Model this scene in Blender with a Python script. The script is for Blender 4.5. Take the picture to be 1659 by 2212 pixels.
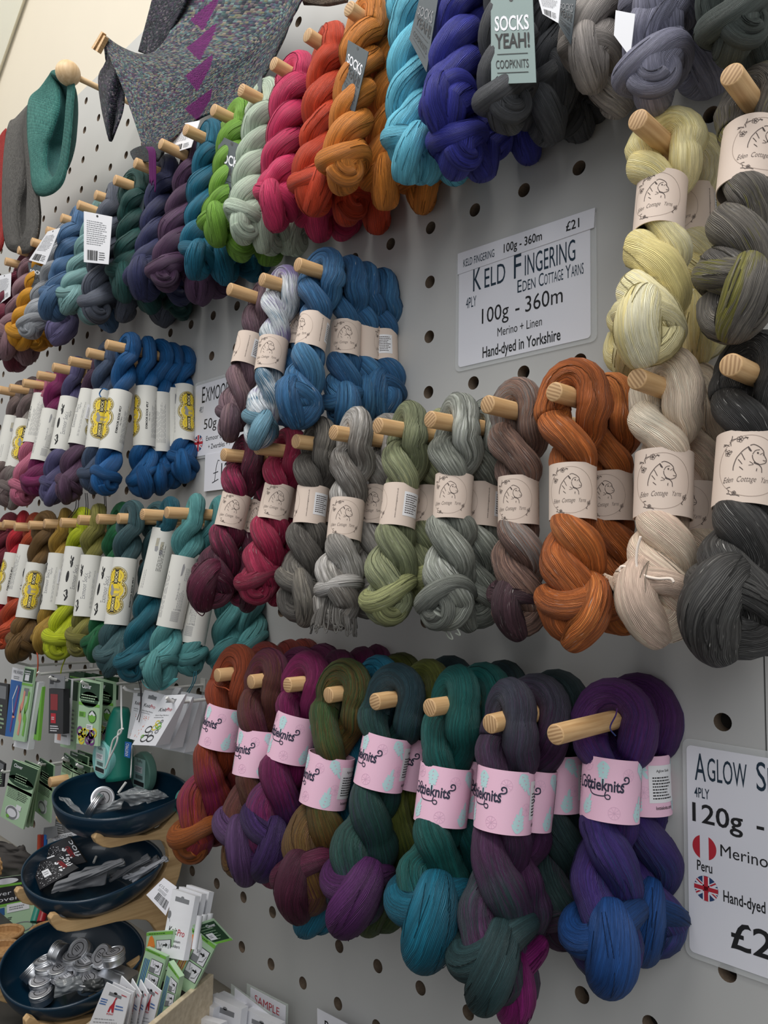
import bpy, bmesh, math, random
import numpy as np
from mathutils import Vector, Matrix
for o in list(bpy.data.objects): bpy.data.objects.remove(o)
scene = bpy.context.scene
COL = scene.collection
PI = math.pi
S = 0.08                      # spacing of the pegboard holes in metres
IW, IH = 1659, 2212
# ---------------------------------------------------------------- camera (solved from the hole grid)
F_PX = 1681.1
_w = np.array([-0.0886302, 0.78007036, -0.01647065]); _t = np.array([2.96926747, -5.23900627, 11.85089807])
_th = np.linalg.norm(_w); _k = _w/_th
_K = np.array([[0,-_k[2],_k[1]],[_k[2],0,-_k[0]],[-_k[1],_k[0],0]])
RC = np.eye(3)+math.sin(_th)*_K+(1-math.cos(_th))*_K@_K
CG = -RC.T@_t                 # camera centre in grid units (column, row down, depth into the wall)
_M = RC@np.array([[1,0,0],[0,0,-1],[0,1,0]])
cam_d = bpy.data.cameras.new('camera'); cam = bpy.data.objects.new('camera', cam_d); COL.objects.link(cam)
cam_d.sensor_fit = 'HORIZONTAL'; cam_d.sensor_width = 36; cam_d.lens = 36*F_PX/IW
cam_d.clip_start = 0.01
_R3 = np.stack([_M[0], -_M[1], -_M[2]], 1)
_mw = Matrix([list(_R3[i])+[0] for i in range(3)]+[[0,0,0,1]])
_mw.translation = Vector((CG[0]*S, CG[2]*S, -CG[1]*S))
cam.matrix_world = _mw
scene.camera = cam
CAMW = np.array([CG[0]*S, CG[2]*S, -CG[1]*S])
# ---------------------------------------------------------------- light and exposure
scene.view_settings.view_transform = 'Standard'; scene.view_settings.look = 'None'
scene.view_settings.gamma = 1; scene.view_settings.exposure = 0.30
wd = bpy.data.worlds.new('world'); scene.world = wd; wd.use_nodes = True
wd.node_tree.nodes['Background'].inputs[0].default_value = (0.97, 0.985, 1.0, 1)
wd.node_tree.nodes['Background'].inputs[1].default_value = 0.27
def area(name, loc, target, sx, sy, power, col):
    d = bpy.data.lights.new(name, 'AREA'); d.shape = 'RECTANGLE'; d.size = sx; d.size_y = sy; d.energy = power; d.color = col
    o = bpy.data.objects.new(name, d); COL.objects.link(o); o.location = loc
    o.rotation_euler = (Vector(target)-Vector(loc)).to_track_quat('-Z', 'Y').to_euler(); return o
area('ceiling_light', (-0.2, -1.25, 1.75), (-0.3, -0.1, -0.3), 1.6, 0.7, 32, (1.0, 0.97, 0.93))
area('ceiling_light', (-2.0, -1.2, 1.75), (-1.9, 0.0, 0.5), 1.6, 0.6, 11, (1.0, 0.95, 0.85))
area('shop_window', (1.9, -2.3, 0.9), (0.5, 0.0, -0.3), 1.8, 1.8, 27, (0.97, 0.985, 1.0))
# ---------------------------------------------------------------- helpers
def W(c, r, z=0.0): return np.array([c*S, z*S, -r*S])
def at(px, py, z):            # the point of the plane at depth z (grid units, negative = out of the wall) seen at a pixel
    d = RC.T@np.array([(px-IW/2)/F_PX, (py-IH/2)/F_PX, 1.0]); return CG+d*(z-CG[2])/d[2]
def atw(px, py, z): return W(*at(px, py, z))
def proj(c, r, z):
    p = RC@np.array([c, r, z])+_t; return p[0]/p[2]*F_PX+IW/2, p[1]/p[2]*F_PX+IH/2
def unit(v): v = np.asarray(v, float); return v/np.linalg.norm(v)
def lin(c):
    return tuple((x/255/12.92 if x/255 <= .04045 else ((x/255+.055)/1.055)**2.4) for x in c)
def nodes(m): return m.node_tree.nodes, m.node_tree.links
def mat(name, col, rough=.6, metal=0.0, bump=None, spec=.5, trans=0, alpha=1, mottled=0, sheen=0, scale=300, coat=0):
    m = bpy.data.materials.new(name); m.use_nodes = True; n, l = nodes(m); b = n['Principled BSDF']
    c = lin(col)+(1,)
    b.inputs['Base Color'].default_value = c; b.inputs['Roughness'].default_value = rough; b.inputs['Metallic'].default_value = metal
    b.inputs['Specular IOR Level'].default_value = spec; b.inputs['Transmission Weight'].default_value = trans; b.inputs['Alpha'].default_value = alpha
    b.inputs['Sheen Weight'].default_value = sheen; b.inputs['Coat Weight'].default_value = coat
    tc = n.new('ShaderNodeTexCoord'); nz = n.new('ShaderNodeTexNoise'); nz.inputs['Scale'].default_value = scale; nz.inputs['Detail'].default_value = 3
    l.new(tc.outputs['Object'], nz.inputs['Vector'])
    if mottled:
        mx = n.new('ShaderNodeMix'); mx.data_type = 'RGBA'
        mx.inputs[6].default_value = tuple(x*(1-mottled) for x in c[:3])+(1,); mx.inputs[7].default_value = tuple(min(1, x*(1+mottled)) for x in c[:3])+(1,)
        l.new(nz.outputs['Fac'], mx.inputs[0]); l.new(mx.outputs[2], b.inputs['Base Color'])
    if bump:
        bp = n.new('ShaderNodeBump'); bp.inputs['Distance'].default_value = bump; bp.inputs['Strength'].default_value = .6
        l.new(nz.outputs['Fac'], bp.inputs['Height']); l.new(bp.outputs[0], b.inputs['Normal'])
    return m
def link(o, parent=None):
    COL.objects.link(o)
    if parent: o.parent = parent
    return o
def mesh_np(name, verts, faces, uv=None, smooth=True, mi=None):
    me = bpy.data.meshes.new(name); me.from_pydata([tuple(v) for v in verts], [], [tuple(f) for f in faces])
    if uv is not None:
        l = me.uv_layers.new(name='UVMap'); l.data.foreach_set('uv', np.asarray(uv, float).ravel())
    if smooth: me.polygons.foreach_set('use_smooth', [True]*len(me.polygons))
    if mi is not None: me.polygons.foreach_set('material_index', list(mi))
    me.update(); return me
def ob(name, me, mats, parent=None, loc=None):
    o = bpy.data.objects.new(name, me)
    if mats is not None:
        for m in (mats if isinstance(mats, (list, tuple)) else [mats]): me.materials.append(m)
    if loc is not None: o.location = loc
    return link(o, parent)
def tag(o, label=None, cat=None, group=None, kind=None):
    if label: o['label'] = label
    if cat: o['category'] = cat
    if group: o['group'] = group
    if kind: o['kind'] = kind
    return o
def empty(name, loc, label, cat, group=None):
    o = bpy.data.objects.new(name, None); o.empty_display_size = .02; o.location = Vector(loc); COL.objects.link(o); return tag(o, label, cat, group)
def tube(path, radii, nv=12, closed=False, caps=True, flat=None):   # sweep a circle along a path: verts, faces, per-loop uv
    P = np.asarray(path, float); n = len(P); radii = np.broadcast_to(np.asarray(radii, float), (n,))
    T = np.gradient(P, axis=0) if not closed else (np.roll(P, -1, 0)-np.roll(P, 1, 0))
    T /= np.linalg.norm(T, axis=1)[:, None]+1e-12
    ref = np.array([0, 0, 1.0]) if abs(T[0][2]) < .9 else np.array([1.0, 0, 0])
    N = np.zeros_like(P); N[0] = unit(ref-T[0]*(ref@T[0]))
    for i in range(1, n):
        a = N[i-1]-T[i]*(N[i-1]@T[i]); N[i] = a/(np.linalg.norm(a)+1e-12)
    B = np.cross(T, N)
    tw = 0
    if closed:
        a = N[-1]-T[0]*(N[-1]@T[0]); a = unit(a); tw = math.atan2(a@B[0], a@N[0])
    ang = np.arange(nv)/nv*2*PI
    off = -np.arange(n)/n*tw
    A = ang[None, :]+off[:, None]
    V = P[:, None, :]+radii[:, None, None]*(np.cos(A)[..., None]*N[:, None, :]+np.sin(A)[..., None]*B[:, None, :])
    seg = np.linalg.norm(np.diff(P, axis=0), axis=1); U = np.concatenate([[0], np.cumsum(seg)])*100
    m = n if closed else n-1
    faces = []; uv = []
    for i in range(m):
        j = (i+1) % n; u0 = U[i]; u1 = U[i+1] if i+1 < n else U[i]+np.linalg.norm(P[0]-P[-1])*100
        for k in range(nv):
            k2 = (k+1) % nv
            faces.append((i*nv+k, i*nv+k2, j*nv+k2, j*nv+k)); uv += [(u0, k/nv), (u0, (k+1)/nv), (u1, (k+1)/nv), (u1, k/nv)]
    V = V.reshape(-1, 3)
    if caps and not closed:
        for e, rev in ((0, True), (n-1, False)):
            f = [e*nv+k for k in range(nv)]; f = f[::-1] if rev else f
            faces.append(tuple(f)); uv += [(U[e], .5)]*nv
    return V, faces, uv
class MB:                     # gathers shapes into one mesh, with material slots
    def __init__(s): s.v = []; s.f = []; s.m = []; s.n = 0
    def add(s, V, F, m=0):
        s.v += [tuple(x) for x in V]; s.f += [tuple(i+s.n for i in f) for f in F]; s.m += [m]*len(F); s.n += len(V); return s
    def box(s, a, b, m=0, M=None):
        x0, y0, z0 = a; x1, y1, z1 = b
        V = np.array([(x0,y0,z0),(x1,y0,z0),(x1,y1,z0),(x0,y1,z0),(x0,y0,z1),(x1,y0,z1),(x1,y1,z1),(x0,y1,z1)], float)
        if M is not None: V = V@M[:3, :3].T+M[:3, 3]
        return s.add(V, [(0,3,2,1),(4,5,6,7),(0,1,5,4),(1,2,6,5),(2,3,7,6),(3,0,4,7)], m)
    def tube(s, path, r, nv=10, m=0, closed=False):
        V, F, _ = tube(path, r, nv, closed); return s.add(V, F, m)
    def slab(s, quad, th, m=0, nrm=None):   # four corners given a thickness
        Q = np.asarray(quad, float); n = unit(np.cross(Q[1]-Q[0], Q[3]-Q[0])) if nrm is None else np.asarray(nrm)
        V = np.concatenate([Q, Q-n*th]); k = len(Q)
        F = [tuple(range(k)), tuple(range(2*k-1, k-1, -1))]+[(i, i+k, (i+1) % k+k, (i+1) % k) for i in range(k)]
        return s.add(V, F, m)
    def lathe(s, prof, n=32, m=0, M=None):
        V = []; F = []
        for r, z in prof:
            for k in range(n): a = 2*PI*k/n; V.append((r*math.cos(a), r*math.sin(a), z))
        for i in range(len(prof)-1):
            for k in range(n): k2 = (k+1) % n; F.append((i*n+k, i*n+k2, (i+1)*n+k2, (i+1)*n+k))
        V = np.array(V)
        if M is not None: V = V@M[:3, :3].T+M[:3, 3]
        return s.add(V, F, m)
    def build(s, name, mats, parent=None, smooth=False, origin=None):
        V = np.array(s.v)
        if origin is not None: V = V-np.asarray(origin)
        return ob(name, mesh_np(name, V, s.f, smooth=smooth, mi=s.m), mats, parent)
def bevel(o, w, seg=2):
    b = o.modifiers.new('bevel', 'BEVEL'); b.width = w; b.segments = seg; b.limit_method = 'ANGLE'; return o
def autosmooth(o, ang=40):
    me = o.data; me.polygons.foreach_set('use_smooth', [True]*len(me.polygons)); me.set_sharp_from_angle(angle=math.radians(ang)); return o
# ---------------------------------------------------------------- flat print: lettering and drawings as thin shapes
_tx = {}
def text_mesh(s, bold=0.0):
    k = (s, bold)
    if k in _tx: return _tx[k]
    cu = bpy.data.curves.new('t', 'FONT'); cu.body = s; cu.size = 1; cu.offset = bold; cu.resolution_u = 3
    o = bpy.data.objects.new('t', cu); COL.objects.link(o); bpy.context.view_layer.update()
    me = o.evaluated_get(bpy.context.evaluated_depsgraph_get()).to_mesh()
    V = np.array([v.co[:2] for v in me.vertices]) if len(me.vertices) else np.zeros((0, 2)); F = [tuple(p.vertices) for p in me.polygons]
    bpy.data.objects.remove(o); bpy.data.curves.remove(cu)
    _tx[k] = (V, F); return V, F
class Print:
    def __init__(s): s.v = []; s.f = []; s.m = []; s.lay = []
    def add(s, V, F, m, lay=1):
        b = len(s.v); s.v += [tuple(x) for x in V]; s.lay += [lay]*len(V); s.f += [tuple(i+b for i in f) for f in F]; s.m += [m]*len(F)
    def text(s, st, x0, y0, w, h, m, bold=0.0, rot=0, shear=0, lay=2, slope=0, cap=None):   # box with lower-left corner x0,y0 (before rotation about it)
        V, F = text_mesh(st, bold)
        if not len(V): return
        V = V.copy(); mn = V.min(0); mx = V.max(0)
        if cap is not None: mn[1] = 0; mx[1] = cap        # scale by capital height, baseline at y0
        V = (V-mn)/(mx-mn)*[w, h]; V[:, 0] += V[:, 1]*shear; V[:, 1] += V[:, 0]*slope
        c, q = math.cos(rot), math.sin(rot); V = np.stack([V[:, 0]*c-V[:, 1]*q, V[:, 0]*q+V[:, 1]*c], 1)+[x0, y0]
        s.add(V, F, m, lay)
    def rect(s, x0, y0, x1, y1, m, nx=1, lay=1):
        V = [(x0+(x1-x0)*i/nx, y) for y in (y0, y1) for i in range(nx+1)]
        s.add(V, [(i, i+1, nx+2+i, nx+1+i) for i in range(nx)], m, lay)
    def disc(s, cx, cy, rx, ry, m, n=24, lay=1, rot=0):
        V = [(cx, cy)]; F = []
        for rr in (.5, 1):
            for k in range(n):
                a = 2*PI*k/n; x, y = rx*rr*math.cos(a), ry*rr*math.sin(a); V.append((cx+x*math.cos(rot)-y*math.sin(rot), cy+x*math.sin(rot)+y*math.cos(rot)))
        for k in range(n):
            k2 = (k+1) % n; F += [(0, 1+k, 1+k2), (1+k, 1+n+k, 1+n+k2, 1+k2)]
        s.add(V, F, m, lay)
    def line(s, pts, w, m, lay=2, closed=False):
        P = np.asarray(pts, float)
        if closed: P = np.concatenate([P, P[:1]])
        T = np.gradient(P, axis=0); T /= np.linalg.norm(T, axis=1)[:, None]+1e-9; N = np.stack([-T[:, 1], T[:, 0]], 1)*w/2
        n = len(P); s.add(np.concatenate([P+N, P-N]), [(i, n+i, n+i+1, i+1) for i in range(n-1)], m, lay)
    def ring(s, cx, cy, rx, ry, w, m, n=40, lay=2):
        s.line([(cx+rx*math.cos(2*PI*k/n), cy+ry*math.sin(2*PI*k/n)) for k in range(n+1)], w, m, lay)
    def poly(s, pts, m, lay=1): s.add(pts, [tuple(range(len(pts)))], m, lay)
    def lines(s, x0, y0, w, h, n, m, rot=0, seed=0, lay=2, gap=.45):    # a block of small-print lines
        rn = random.Random(seed); c, q = math.cos(rot), math.sin(rot)
        for i in range(n):
            yy = h-(i+.5)*h/n; x = 0; L = w*rn.uniform(.7, 1)
            while x < L:
                d = rn.uniform(.05, .14)*w; d = min(d, L-x); t = h/n*gap
                Q = np.array([(x, yy-t/2), (x+d, yy-t/2), (x+d, yy+t/2), (x, yy+t/2)]); Q = np.stack([Q[:, 0]*c-Q[:, 1]*q, Q[:, 0]*q+Q[:, 1]*c], 1)+[x0, y0]
                s.add(Q, [(0, 1, 2, 3)], m, lay); x += d+.025*w
    def barcode(s, x0, y0, w, h, m, seed=0, lay=2, rot=0):
        rn = random.Random(seed); x = 0; c, q = math.cos(rot), math.sin(rot)
        while x < w:
            d = rn.choice((.02, .03, .05))*w
            Q = np.array([(x, 0), (x+d, 0), (x+d, h), (x, h)]); Q = np.stack([Q[:, 0]*c-Q[:, 1]*q, Q[:, 0]*q+Q[:, 1]*c], 1)+[x0, y0]
            s.add(Q, [(0, 1, 2, 3)], m, lay); x += d+rn.choice((.02, .03, .04))*w
# ---------------------------------------------------------------- the setting: painted pegboard panels on a cream wall
M_board = mat('board_paint', (192, 192, 190), .55, mottled=.03, scale=9)
M_ply = mat('plywood_edge', (118, 102, 86), .8, mottled=.35, scale=260)
M_dark = mat('dark_gap', (38, 34, 31), .9)
M_wall = mat('cream_paint', (222, 213, 196), .8, mottled=.02, scale=6)
def pegboard(name, c0, c1, r0, r1):
    V = []; F = []; mi = []; D = .018; hr = .0091; n = 20
    for c in range(c0, c1+1):
        for r in range(r0, r1+1):
            b = len(V); x, z = c*S, -r*S; h = S/2
            for k in range(n):
                a = 2*PI*k/n; ca, sa = math.cos(a), math.sin(a); q = h/max(abs(ca), abs(sa)); V.append((x+ca*q, 0, z+sa*q))
            for rr, y in ((hr, 0), (hr*.98, D)):
                for k in range(n): a = 2*PI*k/n; V.append((x+rr*math.cos(a), y, z+rr*math.sin(a)))
            for sx, sz in ((1, 1), (-1, 1), (-1, -1), (1, -1)): V.append((x+sx*h, 0, z+sz*h))
            q4 = b+3*n
            for k in range(n):
                k2 = (k+1) % n; F.append((b+k, b+k2, b+n+k2, b+n+k)); mi.append(0); F.append((b+n+k, b+n+k2, b+2*n+k2, b+2*n+k)); mi.append(1)
            for i in range(4):               # the corner slivers between the 20 rays and the square
                a = (PI/4+i*PI/2)/(2*PI)*n; k = int(math.floor(a)); k2 = (k+1) % n
                if abs(a-round(a)) > 1e-6: F.append((b+k, q4+i, b+k2)); mi.append(0)
    x0, x1, z0, z1 = (c0-.5)*S, (c1+.5)*S, -(r1+.97)*S, -(r0-.5)*S
    b = len(V); zz = -(r1+.5)*S; V += [(x0, 0, z0), (x1, 0, z0), (x1, 0, zz), (x0, 0, zz)]; F.append((b, b+1, b+2, b+3)); mi.append(0)
    b = len(V)
    for y in (0, D): V += [(x0, y, z0), (x1, y, z0), (x1, y, z1), (x0, y, z1)]
    F += [(b, b+1, b+5, b+4), (b+1, b+2, b+6, b+5), (b+2, b+3, b+7, b+6), (b+3, b, b+4, b+7)]; mi += [0]*4
    F.append((b+4, b+5, b+6, b+7)); mi.append(2)
    return tag(ob(name, mesh_np(name, V, F, smooth=False, mi=mi), [M_board, M_ply, M_dark]), kind='structure')
pegboard('wall_pegboard', -28, 2, -9, 14)
pb2 = pegboard('wall_pegboard_side', 3, 8, -9, 14); pb2.location.x = .0016
m = MB(); m.box((-3.6, .0185, -3.0), (1.2, .12, 3.0)); tag(m.build('wall_back', M_wall), kind='structure')
m = MB(); q = [W(-24.7+1.3, -16.1-1.02, .2), W(-30.3, -11.75, .2), W(-36, -17, -9), W(-29, -22, -9)]
m.slab(q, .02); tag(m.build('ceiling', mat('ceiling_paint', (236, 234, 218), .8)), kind='structure')
m = MB(); m.box((-2.6, -1.4, -15.45*S-.03), (.7, .0, -15.45*S)); tag(m.build('floor_counter', mat('dark_counter', (52, 50, 47), .6)), kind='structure')
# ---------------------------------------------------------------- wood
def wood_mat(name, c1, c2, axis=1, ring=False, scale=1.0):
    m = bpy.data.materials.new(name); m.use_nodes = True; n, l = nodes(m); b = n['Principled BSDF']; b.inputs['Roughness'].default_value = .5
    tc = n.new('ShaderNodeTexCoord'); mp = n.new('ShaderNodeMapping'); l.new(tc.outputs['Object'], mp.inputs['Vector'])
    sc = [260*scale]*3; sc[axis] = 14*scale; mp.inputs['Scale'].default_value = sc
    oi = n.new('ShaderNodeObjectInfo'); l.new(oi.outputs['Random'], mp.inputs['Location'])
    nz = n.new('ShaderNodeTexNoise'); nz.inputs['Scale'].default_value = 1; nz.inputs['Detail'].default_value = 4; l.new(mp.outputs[0], nz.inputs['Vector'])
    mx = n.new('ShaderNodeMix'); mx.data_type = 'RGBA'; mx.inputs[6].default_value = lin(c1)+(1,); mx.inputs[7].default_value = lin(c2)+(1,)
    rp = n.new('ShaderNodeMapRange'); rp.inputs[1].default_value = .32; rp.inputs[2].default_value = .68; l.new(nz.outputs['Fac'], rp.inputs[0])
    l.new(rp.outputs[0], mx.inputs[0]); l.new(mx.outputs[2], b.inputs['Base Color'])
    return m
M_peg = wood_mat('beech_side', (190, 148, 100), (220, 182, 132), 1)
def endgrain():
    m = bpy.data.materials.new('beech_end'); m.use_nodes = True; n, l = nodes(m); b = n['Principled BSDF']; b.inputs['Roughness'].default_value = .6
    tc = n.new('ShaderNodeTexCoord'); oi = n.new('ShaderNodeObjectInfo'); vr = n.new('ShaderNodeVectorRotate'); vr.rotation_type = 'Y_AXIS'
    mu = n.new('ShaderNodeMath'); mu.operation = 'MULTIPLY'; mu.inputs[1].default_value = 6.28; l.new(oi.outputs['Random'], mu.inputs[0]); l.new(mu.outputs[0], vr.inputs['Angle'])
    l.new(tc.outputs['Object'], vr.inputs['Vector'])
    wv = n.new('ShaderNodeTexWave'); wv.inputs['Scale'].default_value = 95; wv.inputs['Distortion'].default_value = 1.2; wv.inputs['Detail'].default_value = 1; l.new(vr.outputs[0], wv.inputs['Vector'])
    mx = n.new('ShaderNodeMix'); mx.data_type = 'RGBA'; mx.inputs[6].default_value = lin((160, 124, 86))+(1,); mx.inputs[7].default_value = lin((208, 172, 128))+(1,)
    l.new(wv.outputs['Fac'], mx.inputs[0]); l.new(mx.outputs[2], b.inputs['Base Color']); return m
M_pegend = endgrain()
def peg_mesh(L):
    r = .0097; prof = [(r, .012), (r, 0), (r, -L+.0012), (r-.0004, -L+.0005), (r-.0013, -L), (0.0001, -L)]; n = 28
    V = []; F = []; mi = []
    for rr, y in prof:
        for k in range(n): a = 2*PI*k/n; V.append((rr*math.cos(a), y, rr*math.sin(a)))
    for i in range(len(prof)-1):
        for k in range(n): k2 = (k+1) % n; F.append((i*n+k, (i+1)*n+k, (i+1)*n+k2, i*n+k2)); mi.append(1 if i == 4 else 0)
    return mesh_np('peg', V, F, smooth=False, mi=mi)
PEGL = 2.12*S
_peg = peg_mesh(PEGL); _peg.materials.append(M_peg); _peg.materials.append(M_pegend)
_peg.polygons.foreach_set('use_smooth', [True]*len(_peg.polygons)); _peg.set_sharp_from_angle(angle=math.radians(35))
ROWR = {'sock': -3, 'k1': 1, 'ex1': 1, 'ex2': 5, 'k2': 4, 'lot': 8}
ROWN = {'sock': 'top row', 'k1': 'short kraft row', 'ex1': 'upper white-sleeved row', 'ex2': 'lower white-sleeved row', 'k2': 'long kraft-banded row', 'lot': 'bottom pink-banded row'}
PEGTIP = {}
def add_peg(row, c, tip, colname):
    r = ROWR[row]; a = W(c, r, 0)
    t = atw(tip[0], tip[1], -2.12) if tip else W(c, r-.06, -2.12)
    d = t-a
    if abs(d[0]) > .012: d[0] = math.copysign(.012, d[0])
    if abs(d[2]) > .014: d[2] = math.copysign(.014, d[2])
    o = bpy.data.objects.new('wooden_peg', _peg); o.location = Vector(a)
    o.rotation_mode = 'QUATERNION'; o.rotation_quaternion = Vector((0, -1, 0)).rotation_difference(Vector(d)); link(o)
    tag(o, 'beech peg carrying the %s skeins, %s' % (colname, ROWN[row]), 'peg', 'wooden pegs in the pegboard')
    PEGTIP[(row, c)] = (a, d)
def on_peg(row, c, z):
    a, d = PEGTIP[(row, c)]; return a+d*(z/-2.12)
# ---------------------------------------------------------------- signs
M_paper = mat('white_paper', (233, 233, 240), .5); M_ink = mat('black_ink', (28, 28, 30), .6); M_navy = mat('navy_ink', (24, 48, 66), .6)
M_lam = mat('laminate_film', (238, 240, 240), .12, alpha=.35); M_red = mat('red_ink', (190, 40, 55), .6); M_ukb = mat('blue_ink', (40, 66, 110), .6)
SIGNM = [M_paper, M_ink, M_navy, M_red, M_ukb, M_lam]
def rounded(x0, y0, x1, y1, r, n=5):
    P = []
    for cx, cy, a0 in ((x1-r, y1-r, 0), (x0+r, y1-r, 90), (x0+r, y0+r, 180), (x1-r, y0+r, 270)):
        for k in range(n+1): a = math.radians(a0+90*k/n); P.append((cx+r*math.cos(a), cy+r*math.sin(a)))
    return P
def flat_build(name, pr, base, mats, M, parent=None, th=.0006, base_m=0, lift=.00012, extra=None, origin=None):
    """pr: Print in local x,y (metres); base: list of (outline, material, back, front) slabs; M maps local xyz to world"""
    mb = MB()
    for out, mi, zb, zf in base:
        k = len(out); V = [(x, y, zf) for x, y in out]+[(x, y, zb) for x, y in out]
        mb.add(V, [tuple(range(k)), tuple(range(2*k-1, k-1, -1))]+[(i, i+k, (i+1) % k+k, (i+1) % k) for i in range(k)], mi)
    z0 = max(b[3] for b in base)
    mb.v += [(x, y, z0+lift*l) for (x, y), l in zip(pr.v, pr.lay)]; mb.f += [tuple(i+mb.n for i in f) for f in pr.f]; mb.m += pr.m
    o = mb.build(name, mats, parent); o.matrix_local = M; return o
def uk_flag(p, cx, cy, r):
    p.disc(cx, cy, r, r, 4, 32, 1)
    def clip(pts): return [(cx+x, cy+y) for x, y in pts]
    def band(ang, w, m, lay, off=0):
        c, s_ = math.cos(ang), math.sin(ang); e = math.sqrt(max(0, r*r-(w/2+abs(off))**2))
        P = [(-e, -w/2+off), (e, -w/2+off), (e, w/2+off), (-e, w/2+off)]
        p.add([(cx+x*c-y*s_, cy+x*s_+y*c) for x, y in P], [(0, 1, 2, 3)], m, lay)
    for a in (.6, -.6): band(a, r*.36, 0, 2)
    for a in (.6, -.6): band(a, r*.12, 3, 3, r*.05)
    for a in (0, PI/2): band(a, r*.56, 0, 4)
    for a in (0, PI/2): band(a, r*.34, 3, 5)
WALLM = Matrix(((1,0,0,0),(0,0,-1,0),(0,1,0,0),(0,0,0,1)))   # local x right, y up, z out of the wall
def wallm(c, r, z, ry=0): M = WALLM.copy(); M.translation = Vector(W(c, r, z)); return M @ Matrix.Rotation(ry, 4, 'Z')
def T(p, st, c0, r, c1, capg, m, bold=0, slope=0, lay=2):   # caps height in grid units, baseline at row r, from column c0 to c1
    V, _ = text_mesh('H'); p.text(st, c0*S, -r*S, (c1-c0)*S, capg*S, m, bold, slope=slope, cap=.73, lay=lay)
# keld sign
p = Print()
T(p, 'K', -2.0, 1.44, -1.83, .42, 2); T(p, 'ELD', -1.76, 1.44, -1.34, .35, 2); T(p, 'F', -1.17, 1.44, -1.03, .42, 2); T(p, 'INGERING', -.96, 1.44, -.05, .35, 2)
T(p, 'E', -1.1, 1.69, -1.02, .22, 2, .0); T(p, 'DEN', -1.0, 1.69, -.76, .18, 2); T(p, 'C', -.7, 1.69, -.61, .22, 2); T(p, 'OTTAGE', -.6, 1.69, -.26, .18, 2); T(p, 'Y', -.22, 1.69, -.13, .22, 2); T(p, 'ARNS', -.12, 1.69, .09, .18, 2)
T(p, '4PLY', -2.15, 1.7, -1.93, .19, 2); T(p, '100g', -1.81, 2.04, -1.27, .27, 1); T(p, '-', -1.14, 2.04, -1.06, .27, 1); T(p, '360m', -.95, 2.04, -.27, .27, 1)
T(p, 'Merino + Linen', -1.49, 2.32, -.64, .15, 1); T(p, 'Hand-dyed in Yorkshire', -1.79, 2.62, -.31, .19, 1, .014)
o = flat_build('price_sign', p, [(rounded(-2.38*S, -2.76*S, .30*S, -.74*S, .008), 5, .0004, .0014), (rounded(-2.31*S, -2.69*S, .2*S, -.78*S, .005), 0, .0014, .0018)], SIGNM, wallm(0, 0, -.005))
tag(o, 'white laminated landscape price sign headed KELD FINGERING on the board', 'sign')
p = Print(); T(p, 'KELD FINGERING', -2.2, .965, -1.55, .14, 2); T(p, '100g - 360m', -1.36, .955, -.63, .15, 1, .012); T(p, '£21', -.2, .955, .03, .15, 1, .012)
flat_build('price_strip', p, [([(-2.33*S, -1.06*S), (.27*S, -1.04*S), (.29*S, -.74*S), (-2.33*S, -.69*S)], 0, .0, .0012)], SIGNM, wallm(0, 0, -.03), )
tag(bpy.data.objects['price_strip'], 'narrow white paper strip taped across the top of the large landscape sign', 'sign')
# aglow sign
p = Print()
T(p, 'A', 1.66, 8.76, 1.80, .36, 2); T(p, 'GLOW', 1.82, 8.74, 2.3, .30, 2); T(p, 'S', 2.41, 8.74, 2.52, .36, 2); T(p, 'ILK', 2.54, 8.74, 2.8, .3, 2, .012)
T(p, '4PLY', 1.65, 8.97, 1.84, .13, 2, .006); T(p, '120g', 1.62, 9.27, 2.24, .24, 1, .012); T(p, '- 480m', 2.40, 9.25, 3.3, .24, 1, .012)
p.disc(1.765*S, -9.57*S, .15*S, .15*S, 3, 32, 1); p.rect((1.765-.055)*S, -9.725*S, (1.765+.055)*S, -9.415*S, 0, 2, 2)
T(p, 'Peru', 1.67, 9.86, 1.86, .13, 1, .012); uk_flag(p, 1.78*S, -10.06*S, .15*S); T(p, 'Merino, Silk', 1.965, 9.62, 2.9, .15, 1); T(p, 'Hand-dyed', 1.99, 10.15, 2.48, .14, 1, .012)
T(p, '£2', 2.07, 10.66, 2.56, .33, 1, .012)
o = flat_build('price_sign', p, [(rounded(1.50*S, -10.95*S, 4.3*S, -8.26*S, .008), 5, .0004, .0014), (rounded(1.555*S, -10.88*S, 4.2*S, -8.34*S, .005), 0, .0014, .0018)], SIGNM, wallm(0, 0, -.03))
tag(o, 'white laminated price sign with red and white round flag at the right edge', 'sign')
# exmoor sign and the price card over its foot
p = Print(); T(p, 'E', -10.27, 2.13, -10.14, .42, 1); T(p, 'XMOOR', -10.11, 2.12, -9.1, .36, 1); T(p, 'SOCK', -8.9, 2.12, -8.2, .36, 1)
T(p, '4PLY', -10.36, 2.36, -10.19, .15, 2); T(p, '50g', -10.14, 2.79, -9.6, .26, 1); T(p, 'Exmoor Blueface', -10.02, 3.08, -8.9, .12, 1); T(p, '+ Zwartbles + 1', -9.92, 3.29, -9.02, .12, 1); uk_flag(p, -10.36*S, -3.1*S, .2*S)
o = flat_build('price_sign', p, [(rounded(-10.62*S, -3.48*S, -8.3*S, -1.58*S, .006), 5, .0004, .0014), (rounded(-10.56*S, -3.42*S, -8.36*S, -1.66*S, .004), 0, .0014, .0018)], SIGNM, wallm(0, 0, -.03))
tag(o, 'white EXMOOR price sign half hidden behind the mauve skein', 'sign')
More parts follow.
